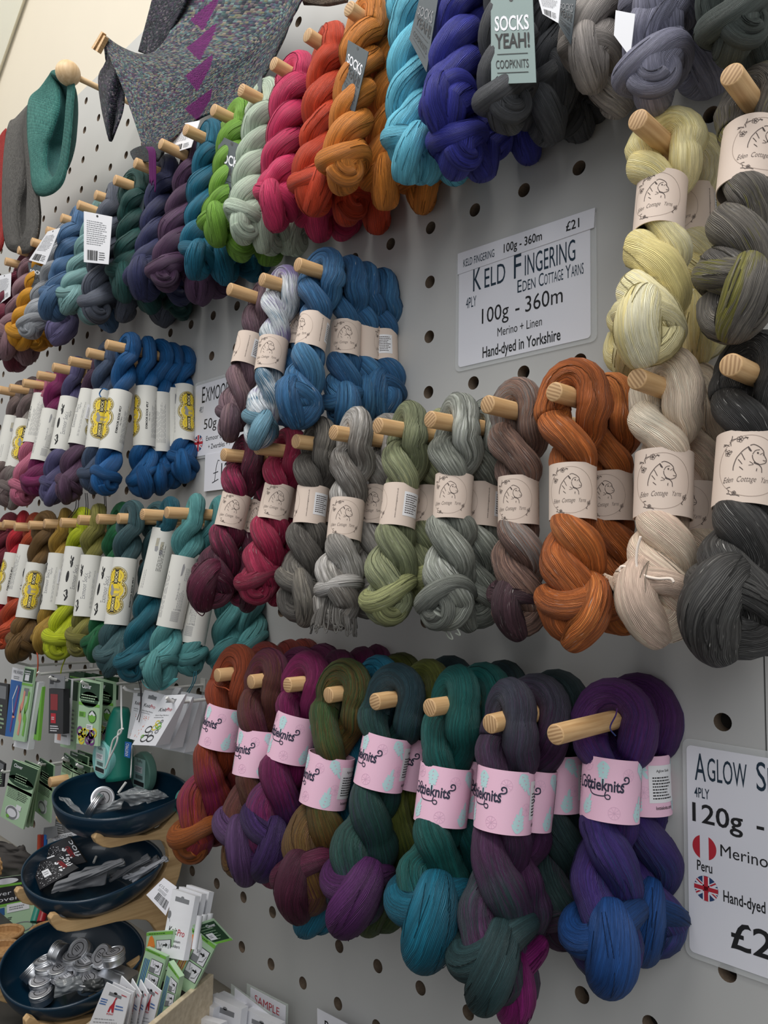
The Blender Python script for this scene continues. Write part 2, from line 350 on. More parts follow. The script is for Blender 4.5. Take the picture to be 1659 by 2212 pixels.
p = Print(); p.line([(-9.38*S, -3.62*S), (-9.44*S, -3.6*S), (-9.5*S, -3.72*S), (-9.56*S, -4.1*S)], .0016, 1); p.line([(-9.66*S, -4.12*S), (-9.4*S, -4.05*S)], .0016, 1); p.line([(-9.62*S, -3.9*S), (-9.42*S, -3.87*S)], .0016, 1); T(p, '12', -9.3, 4.06, -9.0, .4, 1)
o = flat_build('price_card', p, [(rounded(-10.0*S, -4.3*S, -8.5*S, -3.42*S, .001), 0, .0, .0012)], SIGNM, wallm(0, 0, -.06))
tag(o, 'small white card with a handwritten price under the EXMOOR sign', 'card')
# ---------------------------------------------------------------- yarn material (strands follow the uv of each hank)
def yarn_group():
    g = bpy.data.node_groups.new('yarn_strands', 'ShaderNodeTree'); n = g.nodes; l = g.links
    for nm, tp in (('A', 'NodeSocketColor'), ('B', 'NodeSocketColor'), ('C', 'NodeSocketColor'), ('Strands', 'NodeSocketFloat'), ('Length', 'NodeSocketFloat'), ('Spread', 'NodeSocketFloat'), ('Fleck', 'NodeSocketFloat'), ('Contrast', 'NodeSocketFloat'), ('Skew', 'NodeSocketFloat'), ('Grad', 'NodeSocketFloat')):
        g.interface.new_socket(nm, in_out='INPUT', socket_type=tp)
    g.interface.new_socket('Shader', in_out='OUTPUT', socket_type='NodeSocketShader')
    gi = n.new('NodeGroupInput'); go = n.new('NodeGroupOutput')
    def mth(op, a, b=None, clamp=False):
        x = n.new('ShaderNodeMath'); x.operation = op; x.use_clamp = clamp
        for i, v in enumerate((a, b)):
            if v is None: continue
            if isinstance(v, (int, float)): x.inputs[i].default_value = v
            else: l.new(v, x.inputs[i])
        return x.outputs[0]
    def comb(x, y, z=0):
        c = n.new('ShaderNodeCombineXYZ')
        for i, v in enumerate((x, y, z)):
            if isinstance(v, (int, float)): c.inputs[i].default_value = v
            else: l.new(v, c.inputs[i])
        return c.outputs[0]
    def noise(vec, scale=1, detail=2, rough=.5):
        x = n.new('ShaderNodeTexNoise'); x.inputs['Scale'].default_value = scale; x.inputs['Detail'].default_value = detail; x.inputs['Roughness'].default_value = rough; l.new(vec, x.inputs['Vector']); return x.outputs['Fac']
    def mixc(f, a, b, mode='MIX'):
        x = n.new('ShaderNodeMix'); x.data_type = 'RGBA'; x.blend_type = mode
        for i, v in ((0, f), (6, a), (7, b)):
            if isinstance(v, (int, float, tuple)): x.inputs[i].default_value = v
            else: l.new(v, x.inputs[i])
        return x.outputs[2]
    def mr(v, a, b, c=0, d=1):
        x = n.new('ShaderNodeMapRange'); x.interpolation_type = 'SMOOTHSTEP'; l.new(v, x.inputs[0])
        for i, q in ((1, a), (2, b), (3, c), (4, d)): x.inputs[i].default_value = q
        return x.outputs[0]
    uv = n.new('ShaderNodeUVMap'); uv.uv_map = 'UVMap'; sp = n.new('ShaderNodeSeparateXYZ'); l.new(uv.outputs[0], sp.inputs[0]); u, v = sp.outputs[0], sp.outputs[1]
    oi = n.new('ShaderNodeObjectInfo'); rnd = mth('MULTIPLY', oi.outputs['Random'], 57.0)
    v = mth('ADD', v, mth('MULTIPLY', u, gi.outputs['Skew'])); vs = mth('MULTIPLY', v, gi.outputs['Strands'])
    warp = mth('MULTIPLY', mth('SUBTRACT', noise(comb(mth('MULTIPLY', u, .35), mth('MULTIPLY', v, 9), rnd), 1, 2), .5), 5.0)
    vv = mth('ADD', vs, warp)
    st = mth('ABSOLUTE', mth('SINE', mth('MULTIPLY', vv, PI)))
    fl = mth('FLOOR', vv); wn = n.new('ShaderNodeTexWhiteNoise'); wn.noise_dimensions = '2D'; l.new(comb(fl, rnd), wn.inputs['Vector']); r1 = wn.outputs['Value']
    hgt = mth('ADD', mth('ADD', .5, mth('MULTIPLY', mth('SINE', mth('MULTIPLY', vv, 2*PI)), .5)), mth('ADD', mth('MULTIPLY', r1, .35), mth('MULTIPLY', noise(comb(mth('MULTIPLY', u, 1.5), mth('MULTIPLY', vv, 2.3), rnd), 1, 2), .9)))
    big = noise(comb(mth('MULTIPLY', u, gi.outputs['Length']), mth('MULTIPLY', v, 1.1), rnd), 1, 1.5)
    tcn = n.new('ShaderNodeTexCoord'); gz = n.new('ShaderNodeSeparateXYZ'); l.new(tcn.outputs['Generated'], gz.inputs[0])
    low = mth('ADD', .30, mth('MULTIPLY', mth('SUBTRACT', 1.0, gz.outputs[2]), .46))      # dyed from the hanging end to the foot
    big = mth('ADD', mth('MULTIPLY', big, mth('SUBTRACT', 1.0, gi.outputs['Grad'])), mth('MULTIPLY', low, gi.outputs['Grad']))
    f = mth('ADD', big, mth('MULTIPLY', mth('SUBTRACT', noise(comb(mth('MULTIPLY', u, .45), mth('ADD', fl, rnd)), 1, 2), .5), gi.outputs['Spread']))
    c = mixc(mr(f, .36, .52), gi.outputs['A'], gi.outputs['B']); c = mixc(mr(f, .54, .70), c, gi.outputs['C'])
    # each strand takes the dye a little differently
    k = mth('ADD', 1.0, mth('MULTIPLY', mth('SUBTRACT', r1, .55), gi.outputs['Contrast']))
    c = mixc(1.0, c, comb(k, k, k), 'MULTIPLY')
    fk = mth('MULTIPLY', mr(noise(comb(mth('MULTIPLY', u, .9), mth('MULTIPLY', vv, 1.6), rnd), 1, 1), .70, .78), gi.outputs['Fleck'])
    c = mixc(fk, c, (.72, .7, .66, 1))
    bp = n.new('ShaderNodeBump'); bp.inputs['Distance'].default_value = .0006; bp.inputs['Strength'].default_value = 1.0; l.new(hgt, bp.inputs['Height'])
    pb = n.new('ShaderNodeBsdfPrincipled'); pb.inputs['Roughness'].default_value = .6; pb.inputs['Specular IOR Level'].default_value = .42
    pb.inputs['Sheen Weight'].default_value = .18; pb.inputs['Sheen Roughness'].default_value = .5
    l.new(c, pb.inputs['Base Color']); l.new(c, pb.inputs['Sheen Tint']); l.new(bp.outputs[0], pb.inputs['Normal']); l.new(pb.outputs[0], go.inputs[0])
    return g
YG = yarn_group(); _ym = {}
def yarn_mat(name, A, B=None, C=None, strands=64, length=.05, spread=.5, fleck=0.0, contrast=.7, skew=.02, grad=0.0):
    if name in _ym: return _ym[name]
    def sh(c, k): return tuple(min(255, x*k) for x in c)
    B = B or A; C = C or sh(A, 1.12)
    m = bpy.data.materials.new('yarn_'+name.replace(' ', '_')); m.use_nodes = True; n, l = nodes(m); n.remove(n['Principled BSDF'])
    g = n.new('ShaderNodeGroup'); g.node_tree = YG; l.new(g.outputs[0], n['Material Output'].inputs[0])
    for k, v in (('A', lin(A)+(1,)), ('B', lin(B)+(1,)), ('C', lin(C)+(1,)), ('Strands', strands), ('Length', length), ('Spread', spread), ('Fleck', fleck), ('Contrast', contrast), ('Skew', skew), ('Grad', grad)): g.inputs[k].default_value = v
    _ym[name] = m; return m
# ---------------------------------------------------------------- one twisted hank
def spline(P, n):
    P = np.asarray(P, float); Q = np.concatenate([[2*P[0]-P[1]], P, [2*P[-1]-P[-2]]]); out = []
    k = len(P)-1
    for t in np.linspace(0, k-1e-6, n):
        i = int(t); f = t-i; a, b, c, d = Q[i:i+4]
        out.append(.5*((2*b)+(-a+c)*f+(2*a-5*b+4*c-d)*f*f+(-a+3*b-3*c+d)*f**3))
    return np.array(out)
def hank_mesh(Tp, Bp, r, halfturns, hand, seed, band_s=None, band_h=0, band_R=0, style='knot', fat=1.0, phi0=0.0):
    """Tp: point on the peg, Bp: lowest point, r: radius of one of the two limbs (metres). Coordinates relative to Tp."""
    rn = random.Random(seed); L = np.linalg.norm(Bp-Tp); A = (Bp-Tp)/L; P0 = np.array([0, -1.0, 0])
    Sd = unit(np.cross(A, P0)); Fr = unit(np.cross(Sd, A))
    if Fr[1] > 0: Fr = -Fr; 
    opn = rn.uniform(.6, 1.1); bow = rn.uniform(-.004, .004); bow2 = rn.uniform(-.004, .004); bow, bow2 = (0, 0) if band_s is not None else (bow, bow2)
    def ax(s): t = s/L; return A*s+(Fr*bow+Sd*bow2)*math.sin(PI*min(1, max(0, t)))
    s0 = 0.0; s1 = L-2.0*r
    wob = [rn.uniform(.90, 1.10) for _ in range(40)]
    def prof(s):              # limb radius: pinched under the band, fuller towards the foot
        k = 1.0+(.34*fat)*max(0, (s/L-.45))
        i = s/L*20; j = int(max(0, min(37, i))); k *= wob[j]+(wob[j+1]-wob[j])*(i-j)
        if band_s is not None:
            w = math.exp(-((s-band_s)/(band_h*.58+1e-6))**6); k = k*(1-w)+w*band_R*.87/(1.8*r)
        return r*k
    def phi(s): q = max(0, s-r*1.3)/(s1-r*1.3); return hand*halfturns*PI*q+phi0
    def limb(s, sgn):
        q = max(0, min(1, (s-r*.8)/(r*2.6))); a = prof(s)*(.80+.42*(1-q*q*(3-2*q))*opn); p = phi(s); return ax(s)+sgn*a*(math.cos(p)*Sd+math.sin(p)*Fr)
    n = 62; path = []; rad = []
    for s in np.linspace(s1, s0, n): path.append(limb(s, 1)); rad.append(prof(s))
    a0 = np.linalg.norm(limb(s0, 1)-ax(s0)); c0 = ax(s0); e = (limb(s0, 1)-c0)/a0
    for k in range(1, 10):
        t = PI*k/10; path.append(c0+a0*(math.cos(t)*e)-A*(r*.9+.0095)*math.sin(t)); rad.append(r*.97)
    for s in np.linspace(s0, s1, n): path.append(limb(s, -1)); rad.append(prof(s))
    a1 = np.linalg.norm(limb(s1, 1)-ax(s1)); c1 = ax(s1); e = (limb(s1, -1)-c1)/a1; rb = prof(s1)
    dp = L-s1-rb*.92
    for k in range(1, 10):
        t = PI*k/10; path.append(c1+a1*math.cos(t)*e+A*dp*math.sin(t)); rad.append(rb*(1+.02*math.sin(t)))
    # shift the top so the loop hangs on the peg
    V, F, U = tube(path, rad, 30, closed=True); parts = [(V, F, U)]
    nr = int(style != 'plain')
    cam_d = unit(CAMW-(Tp+Bp)/2); cd = unit(cam_d-A*(cam_d@A)); sd = np.cross(A, cd)
    ang = rn.uniform(-.7, .7); F2 = math.cos(ang)*cd+math.sin(ang)*sd; S2 = np.cross(A, F2)
    if style in ('knot', 'ball', 'fan'):
        # the loop of the hank that the other end is tucked through: a slanting collar
        sc = L-rb*(2.5 if style != 'ball' else 2.2); tl = rn.uniform(.25, .6)*rn.choice((-1, 1)); R = rb*1.35
        path = [ax(sc)+R*(math.cos(t)*S2+math.sin(t)*F2)+A*(math.cos(t)*R*tl+rb*.25*math.sin(2*t)) for t in np.linspace(0, 2*PI, 44, endpoint=False)]
        parts.append(tube(path, [rb*(.62+.12*math.sin(t+1)) for t in np.linspace(0, 2*PI, 44, endpoint=False)], 18, closed=True))
    if style in ('knot', 'fan'):
        q = rn.uniform(-.5, .5)*rb
        pts = [ax(L-3.4*rb)+F2*rb*.8+S2*q, ax(L-2.6*rb)+F2*rb*1.5+S2*q*.6, ax(L-1.5*rb)+F2*rb*1.55-S2*q*.4, ax(L-.6*rb)+F2*rb*.8-S2*q, ax(L-.05*rb)+F2*rb*.1-S2*q]
        path = spline(pts, 30); fl = 1.25 if style == 'fan' else 1.0
        parts.append(tube(path, [rb*fl*(.30+.62*math.sin(PI*(.08+.80*t))**.7) for t in np.linspace(0, 1, 30)], 24))
    if style == 'ball':
        C0 = ax(L-rb*1.25)+F2*rb*.75; tt = np.linspace(0, 2*PI*1.35, 46); R = rb*(.95-.5*tt/tt[-1])
        E1 = unit(S2+.3*A); E2 = unit(np.cross(F2, E1))
        path = [C0+R[i]*(math.cos(t)*E1+math.sin(t)*E2)+F2*rb*.55*i/46 for i, t in enumerate(tt)]
        parts.append(tube(path, [rb*(.5-.14*t) for t in np.linspace(0, 1, 46)], 18))
    if style == 'fringe':      # cut loops hanging out of the end
        sc = L-rb*3.0
        path = [ax(sc)+rb*1.2*(math.cos(t)*S2+math.sin(t)*F2)+A*math.cos(t)*rb*.4 for t in np.linspace(0, 2*PI, 40, endpoint=False)]
        parts.append(tube(path, rb*.6, 16, closed=True))
        for k in range(46):
            a = rn.uniform(-1.5, 1.5); w = rn.uniform(.0, 1.5)*rb; ln = rn.uniform(-.5, .25)*rb
            b = ax(sc)+(F2*math.cos(a)*.6+S2*math.sin(a)*.6)*rb; o2 = (F2*math.cos(a)+S2*math.sin(a)*1.3)*rb*1.25; side = np.cross(A, unit(o2))*rb*.16
            pts = [b, b*.5+(ax(L-rb*1.2)+o2)*.5+side, ax(L+ln)+o2-side*.3, ax(L+ln+rb*.1)+o2+side, ax(L-rb*.8)+o2*.95+side*2, b+side]
            parts.append(tube(spline(pts, 22), .00085, 5, caps=False))
    if style == 'plain': pass
    # soft unevenness, then single strands lifting off the surface
    nr_ = np.random.RandomState(seed); extra = []
    for pi_, (v, f, u) in enumerate(parts[:4]):
        nv_ = 30 if pi_ == 0 else None
        if pi_ == 0:
            m_ = len(v)//30; G = v.reshape(m_, 30, 3); ce = G.mean(1, keepdims=True); d = G-ce
            ii = np.arange(m_)[:, None]; kk = np.arange(30)[None, :]*2*PI/30; a_, b_, c_ = nr_.uniform(0, 6, 3)
            sc_ = 1+.045*np.sin(ii*.19+a_+2*kk)+.035*np.sin(ii*.11-3*kk+b_)+.02*np.sin(ii*.43+kk*4+c_)
            if band_s is not None:
                w_ = np.exp(-((np.linalg.norm(ce[:, 0], axis=1)-band_s)/(band_h*.6+1e-6))**6)[:, None]; sc_ = 1+(sc_-1)*(1-w_)
            G = ce+d*sc_[..., None]; parts[0] = (G.reshape(-1, 3), f, u)
            lifts = 34
        else:
            cnt_ = {1: 18}.get(pi_, 24); q = np.array(f[0]); k_ = q[1]-q[0]
            nvs = f[0][3]-f[0][0] if len(f[0]) == 4 else 0
            if nvs <= 4 or len(v) % nvs: continue
            G = v.reshape(-1, nvs, 3); ce = G.mean(1, keepdims=True); m_ = len(G); lifts = 12
        n2 = G.shape[1]
        for _ in range(lifts):
            i0 = nr_.randint(0, m_-8); ln_ = nr_.randint(8, max(9, m_//4)); i1 = min(m_-1, i0+ln_); k0 = nr_.uniform(0, n2); dr = nr_.uniform(-.06, .06)*n2/10
            pts = []
            for i in range(i0, i1):
                kf = (k0+dr*(i-i0)) % n2; ka = int(kf) % n2; kb = (ka+1) % n2; fr = kf-int(kf); pnt = G[i, ka]*(1-fr)+G[i, kb]*fr; nn = pnt-ce[i, 0]; nn = nn/(np.linalg.norm(nn)+1e-9)
                t_ = (i-i0)/max(1, i1-i0-1); pts.append(pnt+nn*(.0001+.0008*math.sin(PI*t_)*nr_.uniform(.6, 1)))
            if band_s is not None and pi_ == 0 and any(abs(np.linalg.norm(x)-band_s) < band_h*.62 for x in pts): continue
            if len(pts) > 4:
                v2, f2, u2 = tube(np.array(pts), .00042, 4, caps=False); u2 = [(a+k0, .5*b+k0/n2) for a, b in u2]; extra.append((v2, f2, u2, pi_))
    V = []; F = []; UV = []; MI = []; off = 0
    for i, (v, f, u) in enumerate(parts):
        V.append(v); MI += [1 if i else 0]*len(f); F += [tuple(x+off for x in ff) for ff in f]; u = np.array(u); u[:, 0] += 37*i
        UV.append(u); off += len(v)
    for v, f, u, pi_ in extra:
        V.append(v); F += [tuple(x+off for x in ff) for ff in f]; MI += [1 if pi_ else 0]*len(f); UV.append(np.array(u)); off += len(v)
    return np.concatenate(V), F, np.concatenate(UV), MI
# ---------------------------------------------------------------- the printed paper bands (unit radius, axis = local Z, print centre at local -Y)
def band_build(name, h, paper, pr, mats, smooth=True):
    V = []; F = []; mi = []; n = 56
    for rr, zz in ((1.0, -h/2), (1.0, h/2), (.965, h/2), (.965, -h/2)):
        for k in range(n): a = 2*PI*k/n; V.append((rr*math.cos(a), rr*math.sin(a), zz))
    for i in range(4):
        j = (i+1) % 4
        for k in range(n): k2 = (k+1) % n; F.append((i*n+k, i*n+k2, j*n+k2, j*n+k)); mi.append(0)
    b = len(V)
    for (x, y), l in zip(pr.v, pr.lay):
        a = x-PI/2; R = 1.0045+.0035*l; V.append((R*math.cos(a), R*math.sin(a), y))
    F += [tuple(i+b for i in f) for f in pr.f]; mi += pr.m
    me = mesh_np(name, V, F, smooth=True, mi=mi)
    for m in mats: me.materials.append(m)
    me.set_sharp_from_angle(angle=math.radians(40)); return me
STICK = {}
def sticker_build(kind, pr, mats):
    V = []
    for (x, y), l in zip(pr.v, pr.lay): a = x-PI/2; R = 1.009+.0035*l; V.append((R*math.cos(a), R*math.sin(a), y))
    me = mesh_np('sticker', V, pr.f, smooth=True, mi=pr.m); STICK[kind] = me
    for m in mats: me.materials.append(m)
def px(pts, cx, cy, k): return [((x-cx)/k, -(y-cy)/k) for x, y in pts]
M_kraft = mat('kraft_paper', (220, 202, 188), .75, mottled=.04, scale=150); M_sketch = mat('brown_ink', (74, 62, 58), .7); M_sketch2 = mat('faint_ink', (150, 132, 120), .7); M_stick = mat('white_sticker', (236, 236, 238), .5)
def eden_band():
    p = Print(); c = (600, 680); k = 415
    def ln(pts, w=.022, m=1): p.line(px(spline(pts, len(pts)*3), *c, k), w, m)
    p.ring(0, 0, .98, .98, .012, 2, 56, 1)
    ln([(400, 745), (402, 690), (430, 590), (470, 530), (510, 480), (570, 430)]); ln([(585, 415), (630, 400), (700, 430), (745, 475), (757, 530), (787, 580), (785, 620), (760, 642), (700, 660), (650, 630), (622, 580), (618, 540)])
    ln([(620, 530), (650, 480), (700, 465)], .02); ln([(565, 430), (602, 490), (578, 470), (565, 430)], .03); p.disc((680-600)/k, -(510-680)/k, .03, .03, 1, 10, 2); ln([(705, 530), (750, 500), (745, 535)], .016)
    ln([(640, 640), (670, 650), (700, 660)], .045); ln([(690, 655), (732, 700), (740, 765)]); ln([(680, 715), (677, 735), (675, 752)]); ln([(490, 520), (510, 560), (535, 610)]); ln([(455, 600), (480, 630), (505, 665)]); ln([(475, 700), (500, 722), (520, 742)])
    ln([(590, 630), (635, 665), (580, 680)], .016); ln([(745, 600), (765, 605), (782, 600)], .02)
    for x, y, r in ((462, 328, 42), (318, 505, 42), (925, 905, 34), (430, 1045, 26)):
        for q in range(5): p.ring((x-600+r*.6*math.cos(q*1.257))/k, -(y-680+r*.6*math.sin(q*1.257))/k, r*.42/k, r*.42/k, .014, 1, 10)
        p.disc((x-600)/k, -(y-680)/k, r*.28/k, r*.28/k, 1, 8, 2)
    for a, b in (((345, 350), (362, 275)), ((340, 340), (420, 320)), ((500, 320), (560, 310)), ((520, 300), (550, 330)), ((240, 375), (330, 410)), ((235, 400), (280, 400)), ((330, 350), (350, 410)), ((290, 440), (270, 470)), ((355, 480), (370, 500)), ((915, 930), (870, 1000)), ((870, 1000), (895, 1010)), ((940, 850), (945, 880)), ((330, 980), (380, 970)), ((350, 1000), (360, 1040)), ((335, 1050), (400, 1075)), ((400, 1070), (500, 1090))): ln([a, ((a[0]+b[0])/2+6, (a[1]+b[1])/2-6), b], .02)
    for x0, x1, st in ((275, 412, 'Eden'), (448, 690, 'Cottage'), (728, 872, 'Yarns')): p.text(st, (x0-600)/k, -(905-680-(x0-270)*.02)/k, (x1-x0)/k*.93, .19, 1, -.012, shear=.25, slope=.03, cap=.73)
    p.text('www.edencottageyarns.co.uk', 1.62, -.8, 1.65, .10, 1, 0, rot=PI/2)
    q = Print(); q.rect(1.95, -.62, 2.95, .72, 3, 8, 1); q.lines(2.05, -.5, .8, 1.1, 9, 1, 0, 5); sticker_build('eden', q, [M_kraft, M_sketch, M_sketch2, M_stick])
    return band_build('label_band', 2.36, 0, p, [M_kraft, M_sketch, M_sketch2, M_stick])
M_pink = mat('pink_paper', (242, 196, 218), .5, mottled=.03, scale=40); M_mint = mat('mint_print', (190, 224, 226), .55); M_lilac = mat('faint_pink_print', (222, 182, 206), .55); M_slate = mat('slate_ink', (42, 44, 66), .6)
def lottie_band():
    p = Print(); c = (625, 700); k = 437
    def leaf(cx, cy, s, rot, m=2, n=4):
        for i in range(n):
            for sg in (-1, 1):
                a = rot+sg*.75; d = i*.13*s; bx, by = cx+d*math.cos(rot), cy+d*math.sin(rot); ln_ = (.30-.035*i)*s
                p.disc(bx+ln_*.5*math.cos(a), by+ln_*.5*math.sin(a), ln_*.55, .055*s, m, 10, 1, a)
        p.disc(cx+.62*s*math.cos(rot), cy+.62*s*math.sin(rot), .16*s, .06*s, m, 10, 1, rot)
    leaf(-.12, .92, 1.0, -PI/2); leaf(-.75, -.85, .9, 1.25); leaf(1.25, .95, 1.05, -1.0); leaf(1.2, -.95, 1.1, 1.4); leaf(-1.5, .9, 1.0, -1.9); leaf(-1.9, -.9, 1.0, 1.8); leaf(2.95, .9, .9, -1.4); leaf(-2.8, -.6, 1, .6); leaf(3.0, -.9, .9, 1.9)
    for x, y in ((.75, .55), (.3, -.7), (-1.2, -.2), (1.55, -.2), (-.7, .75)):
        for q in range(9): a = q*.7; p.line([(x, y), (x+.1*math.cos(a), y+.1*math.sin(a)), (x+.2*math.cos(a), y+.2*math.sin(a))], .012, 3, 1)
        p.ring(x, y, .2, .2, .012, 3, 20, 1)
    # logo: lower-left of the L at (195,700) .. s ends at 885,800 in a 1659 px wide close-up; the slope is the band's own tilt
    p.text('L', -1.08, -.02, .14, .38, 1, .02, cap=.73); p.text('ottieknits', -.92, -.02, 1.52, .38, 1, .026, cap=.73)
    def ln(pts, w=.036): p.line(spline(pts, len(pts)*5), w, 1)
    ln([(-1.0, .34), (-.86, .36), (-.74, .25), (-.66, .2)]); ln([(-.74, .26), (-.68, .38), (-.6, .35), (-.58, .2)])
    ln([(-.56, .1), (-.55, -.08), (-.42, -.19), (-.1, -.2), (.05, -.14), (.14, -.18), (.12, -.27), (.02, -.27), (-.03, -.17), (.0, -.04)])
    ln([(.5, .22), (.58, .27), (.68, .28), (.76, .34), (.74, .46), (.64, .48), (.59, .41), (.64, .36)], .05)
    q = Print(); q.rect(1.72, -.55, 2.85, .72, 4, 9, 1); q.text('Aglow Sock', 2.0, .46, .6, .12, 5, .01); q.lines(1.85, -.45, .85, .8, 8, 5, 0, 9); sticker_build('lot', q, [M_pink, M_slate, M_mint, M_lilac, M_stick, M_ink]); p.text('lottieknits.com', 1.95, -.78, .75, .12, 5, .01)
    return band_build('label_band', 2.06, 0, p, [M_pink, M_slate, M_mint, M_lilac, M_stick, M_ink])
M_cream = mat('white_sleeve', (220, 219, 212), .6, mottled=.03, scale=40); M_yel = mat('yellow_print', (236, 206, 50), .55); M_gold = mat('gold_print', (150, 130, 62), .55); M_wool = mat('grey_print', (150, 150, 152), .6); M_star = mat('pale_print', (240, 226, 170), .55)
def exmoor_band():
    p = Print()
    for m, r, lay in ((1, 1.0, 1), (5, .96, 2), (1, .9, 3), (3, .88, 4), (2, .62, 5)):
        for y, q in ((1.18, .84), (0, 1.0), (-1.18, .84)): p.disc(0, y, (1.06*r)*q if m != 2 else .72*q, (.96*r)*q if m != 2 else .66*q, m, 28, lay)
    p.rect(-.5, -1.4, .5, 1.4, 2, 4, 5)
    rn = random.Random(3)
    for y, q in ((1.18, .84), (0, 1.0), (-1.18, .84)):
        for i in range(16):
            a = i*2*PI/16; x = .83*q*math.cos(a); yy = y+.74*q*math.sin(a)
            if abs(x) > .42: p.disc(x, yy, .055, .055, 5, 6, 6); p.disc(x*1.0, yy+.13, .03, .03, 5, 6, 6)
    for y0, y1, st in ((.55, 1.72, 'SOCK'), (-1.75, -.5, 'EXMOOR')):
        p.rect(-.17, y0, .17, y1, 1, 2, 7); p.poly([(-.17, y1), (-.3, y1+.12), (.3, y1+.12), (.17, y1)], 1, 7); p.poly([(-.17, y0), (-.3, y0-.1), (.3, y0-.1), (.17, y0)], 1, 7)
        p.line([(-.17, y0+.2), (-.36, y0+.1)], .07, 1, 7); p.line([(.17, y0+.2), (.36, y0+.1)], .07, 1, 7)
        p.text(st, .11, y0+.1, (y1-y0)-.2, .22, 5, .035, rot=PI/2, cap=.73, lay=8)
    sh = [(-.36, .32), (-.30, .42), (-.2, .36), (-.12, .24), (-.04, .1), (-.06, -.28), (-.14, -.38), (-.22, -.3), (-.3, -.28), (-.34, -.1), (-.3, .12), (-.4, .22)]
    p.poly([(x*1.1, y*1.25) for x, y in sh], 4, 7)
    for y in (.1, .02, -.24, -.32): p.line([(-.06, y*1.25), (.14, y*1.25+.02), (.22, y*1.2), (.4, y*1.25)], .045, 4, 7)
    p.text('EXMOOR SOCK 4PLY', 1.55, -1.25, 2.5, .17, 1, .03, rot=PI/2, cap=.73); p.text('50g (198m)', 1.78, -.5, .8, .12, 1, 0, rot=PI/2)
    p.lines(2.75, -2.0, 3.8, .85, 8, 4, PI/2, 3, gap=.3)
    # the other face: hand lettering, little silhouettes, small print
    p.text('Exmoor Sock', -1.95, -1.2, 2.3, .42, 4, .0, rot=PI/2, cap=.73); p.text('4ply', -1.68, .6, .7, .22, 4, 0, rot=PI/2)
    for y in (1.5, 1.05, -1.6, -2.1): p.disc(-2.55, y, .09, .3, 1, 8, 1, rn.uniform(-.4, .4)); p.disc(-2.7, y+.2, .05, .2, 1, 8, 1, rn.uniform(-1, 1))
    p.disc(-2.75, -.1, .14, .55, 1, 10, 1); p.lines(-1.3, -2.0, 3.6, .2, 3, 4, PI/2, 4, gap=.3)
    q = Print(); q.rect(-1.15, -.2, -.78, 1.2, 6, 3, 4); q.lines(-.85, -.1, 1.1, .2, 2, 4, PI/2, 6, lay=5); sticker_build('ex', q, [M_cream, M_ink, M_yel, M_gold, M_wool, M_star, M_stick])
    return band_build('label_band', 5.5, 0, p, [M_cream, M_ink, M_yel, M_gold, M_wool, M_star, M_stick])
def care_band():               # sleeve turned to its care-instruction face
    p = Print(); p.lines(-.72, -2.1, 4.0, .5, 3, 2, PI/2, 8, gap=.25)
    p.text('Made in the UK', .22, -.6, 1.3, .12, 2, 0, rot=PI/2); p.poly([(.1, 1.2), (.22, 1.3), (.3, 1.9), (.2, 2.2), (.12, 2.1), (.1, 1.7)], 2, 1); p.lines(.75, .9, 1.3, .35, 3, 2, PI/2, 18, gap=.3)
    p.lines(.7, -1.4, 1.6, .45, 4, 2, PI/2, 11, gap=.3)
    for i in range(7):
        for j in range(6): p.ring(.05+i*.09, -2.2+j*.13, .04, .05, .02, 2, 6, 1)
    p.text('4 cm = 30sts', .1, -1.4, .6, .12, 2, 0)
    return band_build('label_band', 5.5, 0, p, [M_cream, M_ink, M_wool])
def sock_band():               # sleeve with a drawing of a pair of socks
    p = Print()
    for dx, q in ((-.28, 0), (.12, -.25)):
        p.poly([(dx-.1, 1.9+q), (dx+.16, 1.95+q), (dx+.14, 1.3+q), (dx+.2, 1.0+q), (dx+.1, .82+q), (dx-.06, .86+q), (dx-.1, 1.15+q)], 2, 1)
        for j in range(6): p.line([(dx-.09, 1.82+q-j*.11), (dx+.02, 1.86+q-j*.11), (dx+.14, 1.86+q-j*.11)], .03, 3, 2)
    p.lines(.5, -.7, 2.6, .45, 4, 1, PI/2, 21, gap=.28); p.lines(-.6, -2.2, 1.7, .35, 2, 2, PI/2, 12, gap=.2); p.disc(1.35, -1.0, .12, .5, 1, 10, 1)
    return band_build('label_band', 5.5, 0, p, [M_cream, M_ink, M_wool, M_star])
BANDS = {}
def band(kind):
    if kind not in BANDS: BANDS[kind] = {'eden': eden_band, 'lot': lottie_band, 'ex': exmoor_band, 'care': care_band, 'sock': sock_band}[kind]()
    return BANDS[kind]
